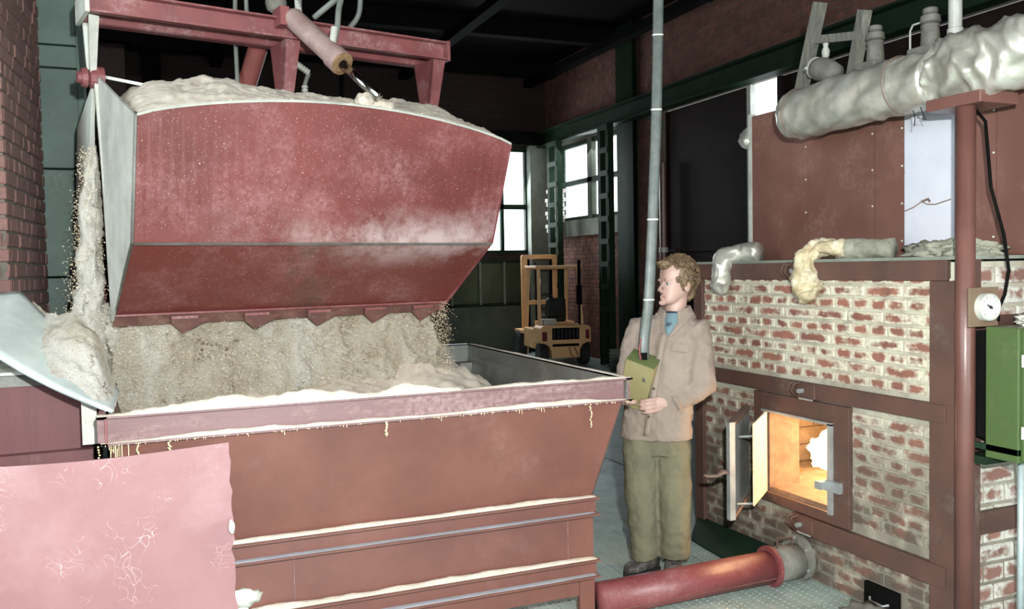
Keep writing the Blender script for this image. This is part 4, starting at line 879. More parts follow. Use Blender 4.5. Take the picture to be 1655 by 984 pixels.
hose([bw(.80, .3, 3.4), bw(.79, .3, 3.1), bw(.80, .32, 2.8)], .013); hose([bw(.86, .3, 3.4), bw(.87, .3, 3.16), bw(.93, .2, 3.14), bw(1.02, .05, 3.13)], .013)
crimp(bw(1.06, .12, 2.93), bw(1.16, .12, 2.87)); crimp(bw(1.14, .14, 2.80), bw(1.14, .14, 2.66)); hose([bw(1.16, .12, 2.87), bw(1.15, .13, 2.84), bw(1.14, .14, 2.80)], .013)
# crane hook pin
hk = thing('lifting_shackle', 'steel shackle eye above the middle of the grab frame', 'shackle', tuple(bw(.93, 0, 3.10)))
obj('stem', MB().tube([bw(.93, 0, 3.097), bw(.93, 0, 3.16)], .02, 14), 'chrome', hk, smooth=True)
obj('cup', MB().lathe(bw(.93, 0, 3.15), (0, 0, 1), [(0, .02), (.02, .05), (.06, .06), (.10, .05), (.12, .02)], 20), 'grey_fitting', hk, smooth=True)
obj('chain', MB().tube([bw(.93, 0, 3.26), bw(.93, 0, 5.4)], .012), 'near_black', hk)
# contents of the bucket
def bz(x, y):
    e = topz(x); t = (y+.84)/1.68
    A = .235-.075*min(1, max(0, (x-.45)/.4))+.08*min(1, max(0, (x-1.25)/.3))-.05*max(0, (x-1.7)/.25)
    z = e-.006+A*math.sin(PI*min(1, max(0, t)))**.85
    z += .03*nz(x, y, 2, 5)*min(1, t*6)+.010*nz(x, y, 7, 26)
    return z - max(0, y-.45)*.35 - max(0, .16-x)*.55*min(1, t*4)
tag(heightfield('bucket_sawdust', .01, TW-.02, -.832, .56, bz, 'sawdust', 150, 90, mp=bwv), 'sawdust heaped in the open top of the grab', 'sawdust', kind='stuff')
cl = MB()
for k in range(9): cl.blob(bw(1.155+rnd.uniform(-.02, .12), -.66+rnd.uniform(-.05, .05), topz(1.2)+.035+rnd.uniform(-.01, .03)), rnd.uniform(.025, .05), .5, 12, 3, k)
for k in range(160):
    x = rnd.uniform(.05, 1.9); cl.blob(bw(x, -.80+rnd.uniform(0, .1), topz(x)+.014), rnd.uniform(.004, .012), .5, 10, 1, k)
tag(obj('sawdust_clumps', cl, 'sawdust', smooth=True), 'clumps of sawdust packed round the piston rod', 'sawdust', kind='stuff')
# falling curtain (thick ragged mass) and flakes around it
def curtain(name, x0, x1, ytop, ybot, z1, z0, mat, label, amp=.05, n=260, m=110, dx0=0, dx1=0):
    rings = []
    for j in range(m+1):
        t = j/m; z = z1+(z0-z1)*t; ring = []; xa = x0+dx0*t; xb = x1+dx1*t; ya, yb_ = ytop[0]+(ybot[0]-ytop[0])*t, ytop[1]+(ybot[1]-ytop[1])*t
        for i in range(n):
            s = i/n
            if s < .44: p = Vector((xa+(xb-xa)*s/.44, ya, z)); nn = Vector((0, -1, 0))
            elif s < .5: q = (s-.44)/.06; p = Vector((xb+.02*math.sin(q*PI), ya+(yb_-ya)*q, z)); nn = Vector((1, 0, 0))
            elif s < .94: p = Vector((xb-(xb-xa)*(s-.5)/.44, yb_, z)); nn = Vector((0, 1, 0))
            else: q = (s-.94)/.06; p = Vector((xa-.02*math.sin(q*PI), yb_-(yb_-ya)*q, z)); nn = Vector((-1, 0, 0))
            v = Vector((p.x*4.5, p.y*4, z*3)); f = noise.fractal(v, 1, 2, 3)*1.3+noise.fractal(Vector((p.x*20, p.y*20, z*15)), .8, 2, 4)*.5+noise.noise(Vector((p.x*90, p.y*90, z*90)))*.12
            ring.append(bwv(p+nn*amp*f))
        rings.append(ring)
    return tag(obj(name, MB().loft(rings), mat, smooth=True), label, 'sawdust', kind='stuff')
curtain('falling_sawdust', .03, 1.80, (-.12, .22), (-.22, .30), 1.56, .93, 'sawdust_fall', 'thick curtain of sawdust falling between the grab jaws', .06, 420, 150, -.10, .03)
def flakes(name, mat, n, gen, s0, s1, seed, label):
    rr = random.Random(seed); vs = []; fs = []
    for k in range(n):
        p = gen(rr); s = rr.uniform(s0, s1)
        a = Vector([rr.gauss(0, 1) for _ in range(3)]).normalized()*s*1.6; b = Vector([rr.gauss(0, 1) for _ in range(3)]).normalized()*s; c = Vector([rr.gauss(0, 1) for _ in range(3)]).normalized()*s*.6
        i = len(vs); vs += [p+a, p+b, p-a*.6-b*.5, p+c]; fs += [(i, i+1, i+2), (i, i+1, i+3), (i+1, i+2, i+3), (i, i+2, i+3)]
    return tag(obj(name, MB().add(vs, fs), mat, normals=False), label, 'sawdust', kind='stuff')
def gen_face(rr):
    z = rr.uniform(.97, 1.45); return bw(rr.uniform(-.06, 1.84), -.17-abs(rr.gauss(0, .03))-.22*(1.45-z), z)
def gen_end(rr):
    z = 1.05+.46*rr.random()**1.2; return bw(1.80+abs(rr.gauss(0, .03))+rr.uniform(0, .02)*(1.5-z)*4, rr.uniform(-.3, .3), z)
def gen_left(rr):
    t = rr.random(); z = 2.35-1.15*t**.8; return bw(-.05+rr.gauss(0, .02+.045*t)-.05*t, .08+rr.gauss(0, .05+.07*t), z)
flakes('falling_flakes', 'flake_a', 9000, gen_face, .0016, .004, 1, 'pale flakes in front of the falling curtain')
flakes('falling_flakes', 'flake_b', 2500, gen_face, .0014, .0035, 2, 'brown flakes in front of the falling curtain')
flakes('scattered_flakes', 'flake_a', 5200, gen_end, .0015, .004, 3, 'fine spray of flakes at the right edge of the curtain')
flakes('stream_flakes', 'flake_a', 7000, gen_left, .002, .005, 4, 'flakes around the narrow stream beside the left end plates')
# narrow stream leaking at the left end
rings = []
for j in range(90):
    t = j/89; z = 2.36-1.14*t; c = Vector((-.035-.05*t, .07, z)); ax = .018+.035*min(1, t*3)+.075*max(0, t-.62)**1.1*2.2; ay = .06+.10*t; r = []
    for i in range(48):
        a = 2*PI*i/48; k = 1+.55*noise.fractal(Vector((math.cos(a)*1.2, math.sin(a)*1.2, z*7)), 1, 2, 4)
        r.append(bw(c.x+math.cos(a)*ax*k, c.y+math.sin(a)*ay*k, z))
    rings.append(r)
tag(obj('sawdust_stream', MB().loft(rings), 'sawdust_fall', smooth=True), 'narrow stream of sawdust pouring past the left end of the grab', 'sawdust', kind='stuff')
def chp(t, q):
    near = Vector((-.75, 3.93, 1.575)).lerp(Vector((-.148, 3.74, 1.172)), t)
    far = Vector((-.78, 4.46, 1.61)).lerp(Vector((-.54, 4.50, 1.64)), t/.38) if t < .38 else Vector((-.54, 4.50, 1.64)).lerp(Vector((-.130, 3.95, 1.222)), (t-.38)/.62)
    p = near.lerp(far, q); p.z -= .035*math.sin(PI*t)*(1-q)**2*1.2; return p
vs = []
for i in range(61):
    for j in range(41):
        t = .46+.54*i/60; q = .10+1.0*j/40; p = chp(t, q); ss = lambda a, b, x: (lambda u: u*u*(3-2*u))(min(1, max(0, (x-a)/(b-a))))
        S_ = ss(.50, .80, t)*ss(.02, .75, q+.12*nz(t*3, q*3, 9, 2))*(1-ss(.86, 1.0, t))
        h = .15*S_-.012+.016*nz(p.x, p.y, 2, 9)*min(1, S_*3)+.008*nz(p.x, p.y, 5, 40)
        vs.append(p+Vector((0, 0, h)))
tag(obj('sawdust_heap', MB().add(vs, [(i*41+j, i*41+j+1, (i+1)*41+j+1, (i+1)*41+j) for i in range(60) for j in range(40)]), 'sawdust_fall', smooth=True), 'heap of sawdust piled on the lower end of the chute plate', 'sawdust', kind='stuff')

# ================================================================== MAN
MO = Vector((2.53, 4.08, 0)); EU = Vector((.9236, -.3827, 0)); EW = Vector((-.3827, -.9236, 0))
def H(u, w, z): return MO+EU*u+EW*w+Vector((0, 0, z))
mn = thing('person', 'standing young man in faded brown jacket and olive trousers holding a control box', 'person', tuple(MO))
def ell(c, a, b, ra, rb, n=28, p=2.0):
    out = []
    for i in range(n):
        t = 2*PI*i/n; x = math.copysign(abs(math.cos(t))**(2/p), math.cos(t)); y = math.copysign(abs(math.sin(t))**(2/p), math.sin(t)); out.append(c+a*x*ra+b*y*rb)
    return out
fd = (EU*-.88+EW*.475).normalized(); xs = (EU*.475+EW*.88).normalized(); UZ = Vector((0, 0, 1))
HC = H(.105, 0, 1.492)                                  # chin level under head centre
def hp_(x, y, z): return HC+xs*x+fd*y+UZ*z
body = MB()
prof = [(-.004, .066, .03, .018), (.004, .082, .0, .034), (.018, .088, -.025, .046), (.038, .086, -.055, .055), (.06, .085, -.076, .061), (.085, .084, -.088, .066), (.105, .081, -.094, .069), (.125, .083, -.098, .072), (.15, .085, -.10, .075), (.175, .078, -.098, .074), (.2, .062, -.086, .066), (.218, .04, -.064, .05), (.23, .015, -.035, .028), (.234, -.005, -.012, .006)]
body.loft([ell(hp_(0, (yf+yb)/2, z), xs, fd, hw, (yf-yb)/2, 28, 2.25) for z, yf, yb, hw in prof])
body.loft([ell(hp_(0, y, z), xs, UZ, a, b, 12) for y, z, a, b in ((.05, .118, .012, .012), (.083, .112, .010, .010), (.094, .098, .010, .010), (.105, .083, .012, .010), (.112, .074, .012, .009), (.114, .070, .008, .006))])   # nose
body.blob(hp_(0, .09, .066), .014, 0, 1, 2, 0, (1, .8, .7)); body.blob(hp_(.011, .094, .069), .008, 0, 1, 2); body.blob(hp_(-.011, .094, .069), .008, 0, 1, 2)
for s in (-1, 1):
    body.blob(hp_(.030*s, .066, .128), .016, 0, 1, 2, 0, (1.7, 1, .5))      # brow
    body.loft([ell(hp_(s*(.07+k*.006), -.012-k*.004, .092), fd, UZ, r1, r2, 16) for k, r1, r2 in ((0, .010, .018), (1, .017, .030), (2, .019, .033), (2.6, .012, .025))])
body.blob(hp_(0, .085, .006), .02, 0, 1, 2, 0, (1.3, .7, .8)); body.blob(hp_(0, .082, .032), .010, 0, 1, 2, 0, (2.2, .8, .6)); body.blob(hp_(0, .084, .042), .009, 0, 1, 2, 0, (2.3, .8, .5))
body.tube([H(.10, -.03, 1.36), H(.105, -.015, 1.44), H(.115, -.012, 1.50), H(.118, -.015, 1.56)], [.075, .058, .055, .058], 20)
body.tube([H(.09, -.02, .85), H(.07, -.01, 1.1), H(.09, -.02, 1.3), H(.10, -.02, 1.40)], [.11, .12, .13, .07], 20)
TA = (EU*.91+EW*.42); TF = (EU*-.42+EW*.91)              # across the chest, out of the chest
# arms with forearms and hands
shR, elR, wrR = H(-.085, -.08, 1.36), H(-.160, -.02, 1.085), H(-.165, .03, 1.0)
shL, elL, wrL = H(.215, .05, 1.36), H(.232, .085, 1.045), H(.055, .125, .965)
body.tube([H(0, -.03, 1.37), shR, elR, wrR], [.06, .052, .042, .028], 16); body.tube([H(.13, 0, 1.37), shL, elL, wrL], [.06, .052, .042, .028], 16)
def finger(pts, r=.0092): body.tube([H(*p) for p in pts], [r*1.08, r*1.05, r, r*.95, r*.55][:len(pts)] if len(pts) <= 5 else r, 10)
body.loft([ell(H(*c), EW, UZ, a, b, 18) for c, a, b in (((.075, .122, .966), .026, .028), ((.04, .126, .965), .02, .032), ((.005, .132, .966), .016, .040), ((-.02, .134, .966), .015, .042), ((-.035, .132, .966), .012, .038))])
for k in range(4):
    z = .998-.0215*k; e = (0, .006, .003, -.012)[k]
    finger([(-.02, .136, z), (-.052, .148, z-.004), (-.082-e*.3, .150, z-.008), (-.104-e, .138, z-.012), (-.116-e, .126, z-.014)])
finger([(.02, .125, .99), (-.004, .118, 1.015), (-.02, .118, 1.04), (-.028, .12, 1.055)], .0105)
body.loft([ell(H(*c), EU, UZ, a, b, 16) for c, a, b in (((-.165, .03, 1.0), .026, .024), ((-.17, .06, .985), .034, .02), ((-.175, .085, .975), .04, .016))])
for k in range(4): finger([(-.205+.022*k, .08, .975), (-.205+.022*k, .11, .965), (-.205+.022*k, .13, .975), (-.205+.022*k, .135, .992)])
finger([(-.14, .06, .99), (-.13, .085, 1.0), (-.125, .10, 1.015)], .0105)
# legs and feet inside the clothes
hL0, kL0, aL0 = H(-.085, -.01, .80), H(-.097, .02, .47), H(-.072, -.03, .17)
hR0, kR0, aR0 = H(.075, .0, .80), H(.085, .035, .47), H(.085, -.02, .17)
for a, b, c in ((hL0, kL0, aL0), (hR0, kR0, aR0)): body.tube([H(0, -.01, .92), a, b, c, c-UZ*.02], [.10, .08, .055, .038, .03], 16)
bd = remesh(obj('body', body, 'skin', mn), .0042, 2)
# face parts
for s in (-1, 1):
    ey = obj('eye', MB().blob(hp_(.030*s, .0655, .108), .0125, 0, 1, 3), 'white_eye', mn, smooth=True)
    obj('iris', MB().blob(hp_(.031*s, .0775, .1080), .0062, 0, 1, 2, 0, (1, .6, 1)), 'dark_eye', ey, smooth=True)
    obj('eyelid', MB().tube([hp_(.018*s, .0765, .108), hp_(.024*s, .0795, .1150), hp_(.035*s, .0755, .1155), hp_(.043*s, .066, .109)], .0024, 8), 'skin', ey, smooth=True)
    obj('eyebrow', MB().tube([hp_(.013*s, .083, .127), hp_(.027*s, .080, .132), hp_(.040*s, .071, .131), hp_(.052*s, .057, .125)], [.0025, .0042, .0036, .0015], 8), 'hair', mn, smooth=True)
obj('lips', MB().tube([hp_(-.021, .083, .036), hp_(-.009, .0915, .0385), hp_(0, .0925, .0375), hp_(.009, .0915, .0385), hp_(.021, .083, .036)], [.001, .0042, .0045, .0042, .001], 8), 'lip', mn, smooth=True)
hb_ = MB(); rh = random.Random(9)
hb_.blob(hp_(0, -.025, .148), .1, .12, 12, 4, 3, (.86, .98, 1.03)); hb_.blob(hp_(0, -.075, .085), .06, .25, 12, 3, 5, (1.05, .7, 1.2)); hb_.blob(hp_(0, .052, .212), .046, .3, 12, 3, 7, (1.35, .8, .7))
hr = remesh(obj('hair', hb_, 'hair', mn), .004, 1, .014, .018)
st = MB()
for k in range(900):
    th = rh.uniform(-PI, PI); ph = rh.uniform(-.7, 1.5); d = Vector((math.cos(ph)*math.sin(th), math.cos(ph)*math.cos(th), math.sin(ph)))
    if d.y > .25 and d.z < .60: continue
    if abs(d.x) > .5 and d.y > -.15 and d.z < .30: continue
    if d.z < -.35 and d.y > -.6: continue
    p = Vector((d.x*.084, -.022+d.y*.098, .146+d.z*.098)); tdir = Vector((rh.gauss(0, .5), -.7+rh.gauss(0, .5), rh.gauss(0, .4))); tdir -= d*tdir.dot(d); 
    if tdir.length < .1: continue
    tdir.normalize(); L = rh.uniform(.02, .045); pts = []
    for q in range(5):
        t = q/4; pts.append(p+tdir*L*t+d*(.008+.016*math.sin(t*PI)*rh.uniform(.6, 1.3)))
    st.tube([hp_(*x) for x in pts], [.0022, .003, .003, .0022, .0008], 5)
obj('curls', st, 'hair', hr, smooth=True)
# jacket
jk = MB()
jk.loft([ell(H(cu, cw, z), TA, TF, hw, dp, 36, 2.5) for z, cu, cw, hw, dp in ((.765, -.005, 0, .196, .135), (.80, -.005, 0, .194, .136), (.88, .0, 0, .188, .132), (.98, .012, .005, .182, .13), (1.08, .03, .01, .178, .132), (1.2, .05, .01, .186, .13), (1.30, .065, 0, .195, .125), (1.36, .075, -.01, .188, .11), (1.40, .085, -.015, .150, .095), (1.43, .095, -.02, .10, .082), (1.45, .10, -.02, .075, .07))])
jk.tube([H(.02, -.03, 1.33), shR+UZ*-.01, shR.lerp(elR, .45), elR, elR.lerp(wrR, .6), wrR+EU*.0], [.085, .078, .07, .064, .060, .050], 20)
jk.tube([H(.12, .0, 1.32), shL+UZ*-.01, shL.lerp(elL, .5), elL, elL.lerp(wrL, .45), elL.lerp(wrL, .85), elL.lerp(wrL, .93)], [.088, .082, .074, .070, .062, .054, .054], 20)
ja = remesh(obj('jacket', jk, 'jacket', mn), .0075, 5, .022, .055)
cuf = obj('cuff', MB().tube([elL.lerp(wrL, .84), elL.lerp(wrL, .96)], [.055, .053], 24), 'jacket', ja, smooth=True)
# collar, placket, pocket flap, t-shirt
NC = H(.105, -.005, 1.43)
def collar(a0, a1, lab):
    rg = []
    for i in range(19):
        t = i/18; a = math.radians(a0+(a1-a0)*t); dv = TA*math.sin(a)+TF*math.cos(a); k = 1-.0*t
        drop = .035*max(0, 1-abs(a)/1.6)
        rg.append([NC+dv*(.070)+UZ*(.045-drop), NC+dv*(.080)+UZ*(.050-drop), NC+dv*(.112)+UZ*(-.012-drop*1.3), NC+dv*(.104)+UZ*(-.022-drop*1.3), NC+dv*.074+UZ*(.02-drop)])
    obj('collar', MB().loft(rg), 'jacket', ja, smooth=False)
collar(22, 178, ''); collar(-30, -178, '')
def ch_(x, z, o=0):     # point on the chest surface
    cu = .03+(z-1.08)*.18; return H(cu, .01, z)+TA*x+TF*((.132 if z < 1.3 else .125-(z-1.3)*.35)*(1-abs(x/.19)**2.5)**.4+o)
obj('placket', MB().loft([[ch_(-.02, z, .002), ch_(.014, z, .006), ch_(.014, z, .012), ch_(-.02, z, .010)] for z in [.80+.03*k for k in range(19)]]), 'jacket', ja, smooth=True)
obj('pocket_flap', MB().loft([[ch_(.06, 1.285-x*.0, .006), ch_(.06, 1.25, .009), ch_(.06, 1.25, .013), ch_(.06, 1.287, .011)] if x == 0 else [ch_(.14, 1.275, .006), ch_(.14, 1.24, .009), ch_(.14, 1.24, .013), ch_(.14, 1.277, .011)] for x in (0, 1)]), 'jacket', ja)
for z in (.90, 1.05, 1.2): obj('button', MB().blob(ch_(-.004, z, .013), .007, 0, 1, 2), 'boot', ja, smooth=True)
rows = []
for z, hw, yy, uu in ((1.325, .004, .142, .100), (1.35, .018, .137, .103), (1.38, .034, .124, .106), (1.405, .046, .111, .108), (1.43, .056, .094, .110), (1.445, .060, .080, .112)):
    rows.append([H(uu, -.01, z)+TA*x*hw+TF*(yy-abs(x)**2*hw*.55) for x in (-1, -.75, -.5, -.25, 0, .25, .5, .75, 1)])
def strip(rows, th):
    n = len(rows[0]); v = [p for r in rows for p in r]+[p-TF*th for r in rows for p in r]; m = len(rows)*n; f = []
    for i in range(len(rows)-1):
        for j in range(n-1): a = i*n+j; f += [(a, a+1, a+n+1, a+n), (a+m, a+n+m, a+n+1+m, a+1+m)]
    return MB().add(v, f)
ts = obj('tshirt', strip(rows, .02), 'tshirt', mn, smooth=True)
obj('neckband', MB().tube([p+UZ*.002 for p in rows[-1]], .005, 8), 'navy', ts, smooth=True)
for s_ in (0, -1):
    e_in = [r[s_] for r in rows]; sg = -1 if s_ == 0 else 1
    obj('lapel', MB().loft([[p+TF*.004, p+TF*.012+TA*sg*.004, p+TA*sg*(.012+.03*min(1, k*.3))+TF*(.008-.012*k*.15)-UZ*.004, p+TA*sg*(.010+.03*min(1, k*.3))+TF*(-.006-.012*k*.15)-UZ*.006] for k, p in enumerate(e_in)]), 'jacket', ja, smooth=False)
def text_mesh(s, size, ext):
    c = bpy.data.curves.new('print', 'FONT'); c.body = s; c.size = size; c.extrude = ext; o = bpy.data.objects.new('print', c); COL.objects.link(o)
    dg = bpy.context.evaluated_depsgraph_get(); me = bpy.data.meshes.new_from_object(o.evaluated_get(dg)); bpy.data.objects.remove(o); return me
def put_text(s, size, ext, org, ax, ay, az, mat, par):
    me = text_mesh(s, size, ext); me.materials.clear(); me.materials.append(M[mat]); R = Matrix(((ax.x, ay.x, az.x, org.x), (ax.y, ay.y, az.y, org.y), (ax.z, ay.z, az.z, org.z), (0, 0, 0, 1)))
    me.transform(wm(par).inverted() @ R); o = bpy.data.objects.new('print', me); COL.objects.link(o); o.parent = par; WM[o.name] = wm(par); return o
put_text('BF', .030, .001, H(.104, -.01, 1.376)+TF*.1285-TA*.016, TA, (UZ*.93-TF*.36).normalized(), TF, 'navy', ts)
# trousers
tr = MB()
tr.loft([ell(H(cu, 0, z), TA, TF, hw, dp, 32) for z, cu, hw, dp in ((.86, 0, .14, .10), (.80, -.003, .158, .108), (.72, -.005, .170, .115), (.68, -.005, .165, .11))])
tr.tube([H(-.075, 0, .80), H(-.090, .0, .70), H(-.097, .012, .47), H(-.085, .0, .28), H(-.076, -.012, .12), H(-.074, -.014, .098)], [.098, .100, .088, .080, .072, .072], 24)
tr.tube([H(.068, 0, .80), H(.078, .012, .70), H(.083, .03, .47), H(.086, .02, .28), H(.087, .0, .13), H(.087, .0, .105)], [.098, .100, .094, .088, .084, .084], 24)
remesh(obj('trousers', tr, 'trousers', mn), .0075, 4, .022, .07)
# boots
def boot(heel, toe, ank, nm):
    he = H(*heel, 0); to = H(*toe, 0); d = (to-he).normalized(); s = d.cross(UZ); L = (to-he).length; mb = MB()
    mb.loft([ell(he+d*L*t+UZ*(h*.5+.022), s, UZ, wd, h*.5, 20, 2.6) for t, wd, h in ((.0, .022, .05), (.05, .036, .075), (.2, .042, .09), (.4, .041, .085), (.55, .045, .07), (.75, .050, .058), (.9, .044, .048), (1.0, .022, .035))])
    mb.tube([he+d*L*.24+UZ*.05, he+d*L*.2+UZ*.10, H(*ank, .165)], [.048, .052, .054], 18)
    o = obj('boot', mb, 'boot', mn); remesh(o, .005, 2, .006, .03)
    obj('sole', MB().loft([[he+d*L*t+s*w*k+UZ*z for t, w in ((-.03, .02), (.05, .04), (.3, .042), (.5, .044), (.75, .054), (.92, .046), (1.03, .018))for k in (1,)]+[he+d*L*t-s*w+UZ*z for t, w in ((1.03, .018), (.92, .046), (.75, .054), (.5, .044), (.3, .042), (.05, .04), (-.03, .02))] for z in (.0, .026)]), 'black_rubber', o)
    for k in range(4):
        c = he+d*L*(.34+.075*k)+UZ*(.125-.013*k-(.004*k*k)); obj('lace', MB().tube([c-s*.026-UZ*.008, c+UZ*.004, c+s*.026-UZ*.008], .0028, 6), 'grey_fitting', o)
boot((.005, -.085), (-.185, .035), (-.068, -.03), 'l'); boot((.095, -.13), (.065, .105), (.087, -.03), 'r')
# control box held by the man, and its hanging cable duct
bo = Vector((-.050, .225, 1.165)); va, vb, vc = Vector((.135, .053, -.05)), Vector((.055, -.10, .042)), Vector((.035, .12, .245))
def bxp(i, j, k, o=(0, 0, 0)):
    q = bo-va*(1-i)+vb*j-vc*(1-k); return H(q.x, q.y, q.z)
cb = thing('control_box', 'olive green hanging control box held in both hands', 'control box', tuple(bxp(.5, .5, .0)))
def cbox(n, i0, i1, j0, j1, k0, k1, mt, bev=0):
    P = [bxp(i, j, k) for k in (k0, k1) for i, j in ((i0, j0), (i1, j0), (i1, j1), (i0, j1))]
    return obj(n, MB().add(P, [(0, 3, 2, 1), (4, 5, 6, 7), (0, 1, 5, 4), (1, 2, 6, 5), (2, 3, 7, 6), (3, 0, 4, 7)]), mt, cb, bevel=bev)
cbox('housing', 0, 1, 0.02, 1, 0, .985, 'olive_box', .003); cbox('top_plate', -.01, 1.01, -.01, 1.01, .985, 1.0, 'olive_top')
cbox('front_lid', -.005, 1.005, -.015, .02, -.005, .985, 'olive_box')
obj('chipped_spot', MB().blob(bxp(.74, -.02, .70), .012, .5, 12, 2, 3, (.8, .4, 1.1)), 'boot', cb, smooth=True)
for i, k in ((.35, .62),): obj('screw', MB().blob(bxp(i, -.02, k), .004, 0, 1, 1), 'iron_grey', cb)
ce = bxp(.5, .45, 1.0)
cdn = thing('hanging_duct', 'long grey wrapped flat cable duct hanging down to the control box', 'cable duct', tuple(ce))
pts = [ce, ce+Vector((.005, .003, .1)), Vector((2.437, 4.0, 1.50)), Vector((2.485, 4.03, 1.93)), Vector((2.536, 4.06, 2.53)), Vector((2.574, 4.09, 3.13)), Vector((2.62, 4.12, 4.2)), Vector((2.66, 4.14, 5.6))]
P = []
for i in range(len(pts)-1):
    for k in range(6): P.append(pts[i].lerp(pts[i+1], k/6))
P.append(pts[-1])
for _ in range(3): P = [P[0]]+[(P[i-1]+P[i]*2+P[i+1])/4 for i in range(1, len(P)-1)]+[P[-1]]
obj('duct', MB().loft([ell(p, EU, EW, .0285, .016, 14, 3) for p in P]), 'duct_tape', cdn, smooth=True)
for z in (1.53, 1.93, 2.51, 2.98):
    q = min(P, key=lambda p: abs(p.z-z)); obj('tie_band', MB().loft([ell(q+UZ*dz, EU, EW, .0305, .018, 14, 3) for dz in (-.004, .004)]), 'bare_grey', cdn)
obj('gland', MB().tube([ce-UZ*.002, ce+UZ*.035], .022, 14), 'near_black', cdn)
tag(obj('exposed_wires', MB().tube([ce+EU*-.018+EW*.018, ce+EU*-.026+EW*.02+UZ*.05, ce+EU*-.015+EW*.018+UZ*.11], .005, 6), 'cyl_red', cdn), 'red wire', None); 

# ================================================================== FORKLIFT
FO = Vector((6.55, 13.46, 0)); FL = (EU*-.97+EW*.22).normalized(); FF = (EU*-.22-EW*.97).normalized()
def K(l, f, z): return FO+FL*l+FF*f+UZ*z       # l to its left, f forward, z up; origin under the rear centre
fk = thing('forklift_truck', 'small orange forklift truck parked by the far brick wall, seen from behind', 'forklift', tuple(FO))
def kb(n, l0, l1, f0, f1, z0, z1, mt='orange_fork', par=None, bev=.012, tl=None):
    P = []
    for z in (z0, z1):
        for l, f in ((l0, f0), (l1, f0), (l1, f1), (l0, f1)):
            if tl and z == z1: l, f = l*tl[0], f+(tl[1] if f == f0 else 0)
            P.append(K(l, f, z))
    return obj(n, MB().add(P, [(0, 3, 2, 1), (4, 5, 6, 7), (0, 1, 5, 4), (1, 2, 6, 5), (2, 3, 7, 6), (3, 0, 4, 7)]), mt, par or fk, bevel=bev)
# counterweight as a lofted block with wheel arches
prof = [(-.43, .12), (-.44, .30), (-.455, .42), (-.455, .66), (-.40, .70), (.40, .70), (.455, .66), (.455, .42), (.44, .30), (.43, .12), (.20, .12), (.20, .2), (-.20, .2), (-.20, .12)]
arch = [(-.455, .66), (-.40, .70), (.40, .70), (.455, .66), (.455, .40), (.38, .40), (.30, .36), (.26, .28), (.25, .14), (-.25, .14), (-.26, .28), (-.30, .36), (-.38, .40), (-.455, .40)]
obj('counterweight', MB().loft([[K(l, .0, z) for l, z in arch], [K(l*1.02, .45, z) for l, z in arch]]), 'orange_fork', fk, bevel=.02)
kb('side_body', .30, .46, .45, 1.15, .28, .62); kb('side_body', -.46, -.30, .45, 1.15, .28, .62); kb('engine_hood', -.30, .30, .45, 1.0, .3, .74)
kb('floor_plate', -.45, .45, 1.0, 1.45, .3, .36)
kb('front_fender', .34, .5, 1.2, 1.75, .5, .56); kb('front_fender', -.5, -.34, 1.2, 1.75, .5, .56)
g = kb('radiator_grille', -.24, .24, -.012, .05, .46, .66, 'near_black', None, .004)
for k in range(7): kb('grille_bar', -.22+k*.068, -.19+k*.068, -.03, -.01, .48, .64, 'black_vinyl', g, .004)
kb('tow_slot', -.24, .24, -.008, .02, .34, .39, 'near_black'); kb('tail_light', .33, .42, -.012, .01, .44, .60, 'red_light'); kb('tail_light', -.42, -.35, -.012, .01, .46, .62, 'red_light')
obj('tow_cable', MB().tube([K(-.05, -.02, .33), K(-.08, -.03, .2), K(-.18, -.03, .1), K(-.2, -.03, .2), K(-.14, -.02, .33)], .008, 6), 'black_rubber', fk)
def wheel(l, f, r, w):
    c = K(l, f, r); o = obj('wheel', MB().lathe(c-FL*w/2, FL, [(0, r*.55), (.0, r*.92), (w*.15, r), (w*.85, r), (w, r*.92), (w, r*.55)], 28), 'black_rubber', fk)
    obj('hub', MB().lathe(c-FL*w*.48, FL, [(0, .02), (0, r*.5), (w*.96, r*.5), (w*.96, .02)], 16), 'orange_fork', o)
for l in (.37, -.37): wheel(l, .22, .2, .15)
for l in (.46, -.46): wheel(l, 1.47, .27, .16)
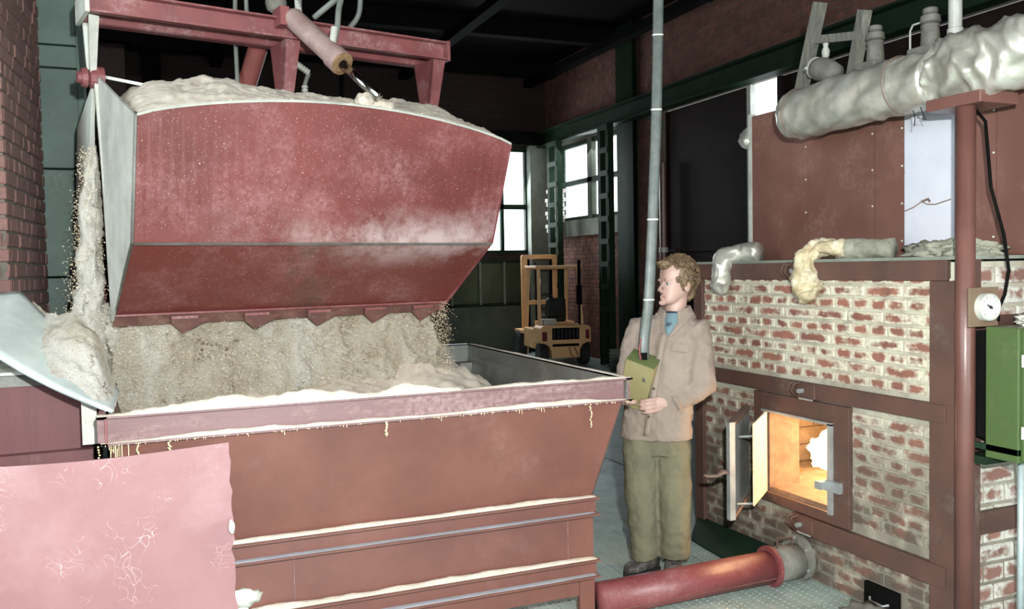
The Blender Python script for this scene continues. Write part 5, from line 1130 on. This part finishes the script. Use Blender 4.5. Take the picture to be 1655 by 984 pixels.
# overhead guard
for l, f0, f1, z0, z1 in ((.38, .30, .42, .70, 1.68), (-.38, .30, .42, .70, 1.68), (.38, 1.30, 1.12, .36, 1.68), (-.38, 1.30, 1.12, .36, 1.68)):
    obj('guard_post', MB().bar(K(l, f0, z0), K(l*.94, f1, z1), .06, .06, EU), 'orange_fork', fk, bevel=.006)
kb('guard_roof', -.42, .42, .36, 1.2, 1.68, 1.73, 'orange_fork', None, .01)
for k in range(3): kb('roof_bar', -.36, .36, .5+k*.22, .55+k*.22, 1.665, 1.68, 'orange_fork', None, 0)
# seat, cushion, wheel, exhaust
kb('seat_back', -.17, .22, .50, .60, .80, 1.16, 'black_vinyl', None, .04, (.85, -.05)); kb('seat', -.17, .22, .52, .95, .74, .86, 'black_vinyl', None, .03)
tag(kb('battery_tray', .10, .33, .2, .4, .70, .80, 'bare_grey', None, .01), 'grey tray', None)
obj('steering_wheel', MB().tube([K(.05+.15*math.cos(a), 1.08+.06*math.sin(a), 1.08+.14*math.sin(a)) for a in [k*PI/12 for k in range(25)]], .014, 8), 'black_rubber', fk, smooth=True)
ex = obj('exhaust_silencer', MB().tube([K(-.30, .16, 1.05), K(-.30, .16, 1.38)], .05, 16), 'near_black', fk, smooth=True)
obj('exhaust_pipe', MB().tube([K(-.30, .16, .70), K(-.30, .16, 1.05)], .02).tube([K(-.30, .16, 1.38), K(-.30, .16, 1.82)], .028), 'near_black', ex)
# mast
for l in (.30, -.30):
    obj('mast_rail', MB().bar(K(l, 1.72, .08), K(l, 1.72, 1.92), .11, .08, FF), 'orange_fork', fk); obj('inner_rail', MB().bar(K(l*.72, 1.74, .08), K(l*.72, 1.74, 1.85), .05, .06, FF), 'near_black', fk)
for z in (.35, 1.0, 1.86): kb('mast_crossbar', -.34, .34, 1.68, 1.76, z, z+.08, 'orange_fork', None, .004)
obj('lift_cylinder', MB().tube([K(0, 1.72, .3), K(0, 1.72, 1.5)], .035, 12), 'chrome', fk, smooth=True); obj('chain', MB().tube([K(.08, 1.7, .3), K(.08, 1.7, 1.8)], .012, 6), 'near_black', fk)
kb('carriage', -.4, .4, 1.8, 1.84, .1, .5, 'near_black', None, .004)
for l in (.25, -.25): kb('fork', l-.05, l+.05, 1.84, 2.75, .06, .1, 'near_black', None, 0)
tag(obj('coil_spring_stack', MB().lathe((7.05, 12.55, 0), (0, 0, 1), [(k*.03, .13+.02*(k % 2)) for k in range(12)], 20), 'concrete'), 'small stack of grey rings on the floor at the wall foot', 'rings')
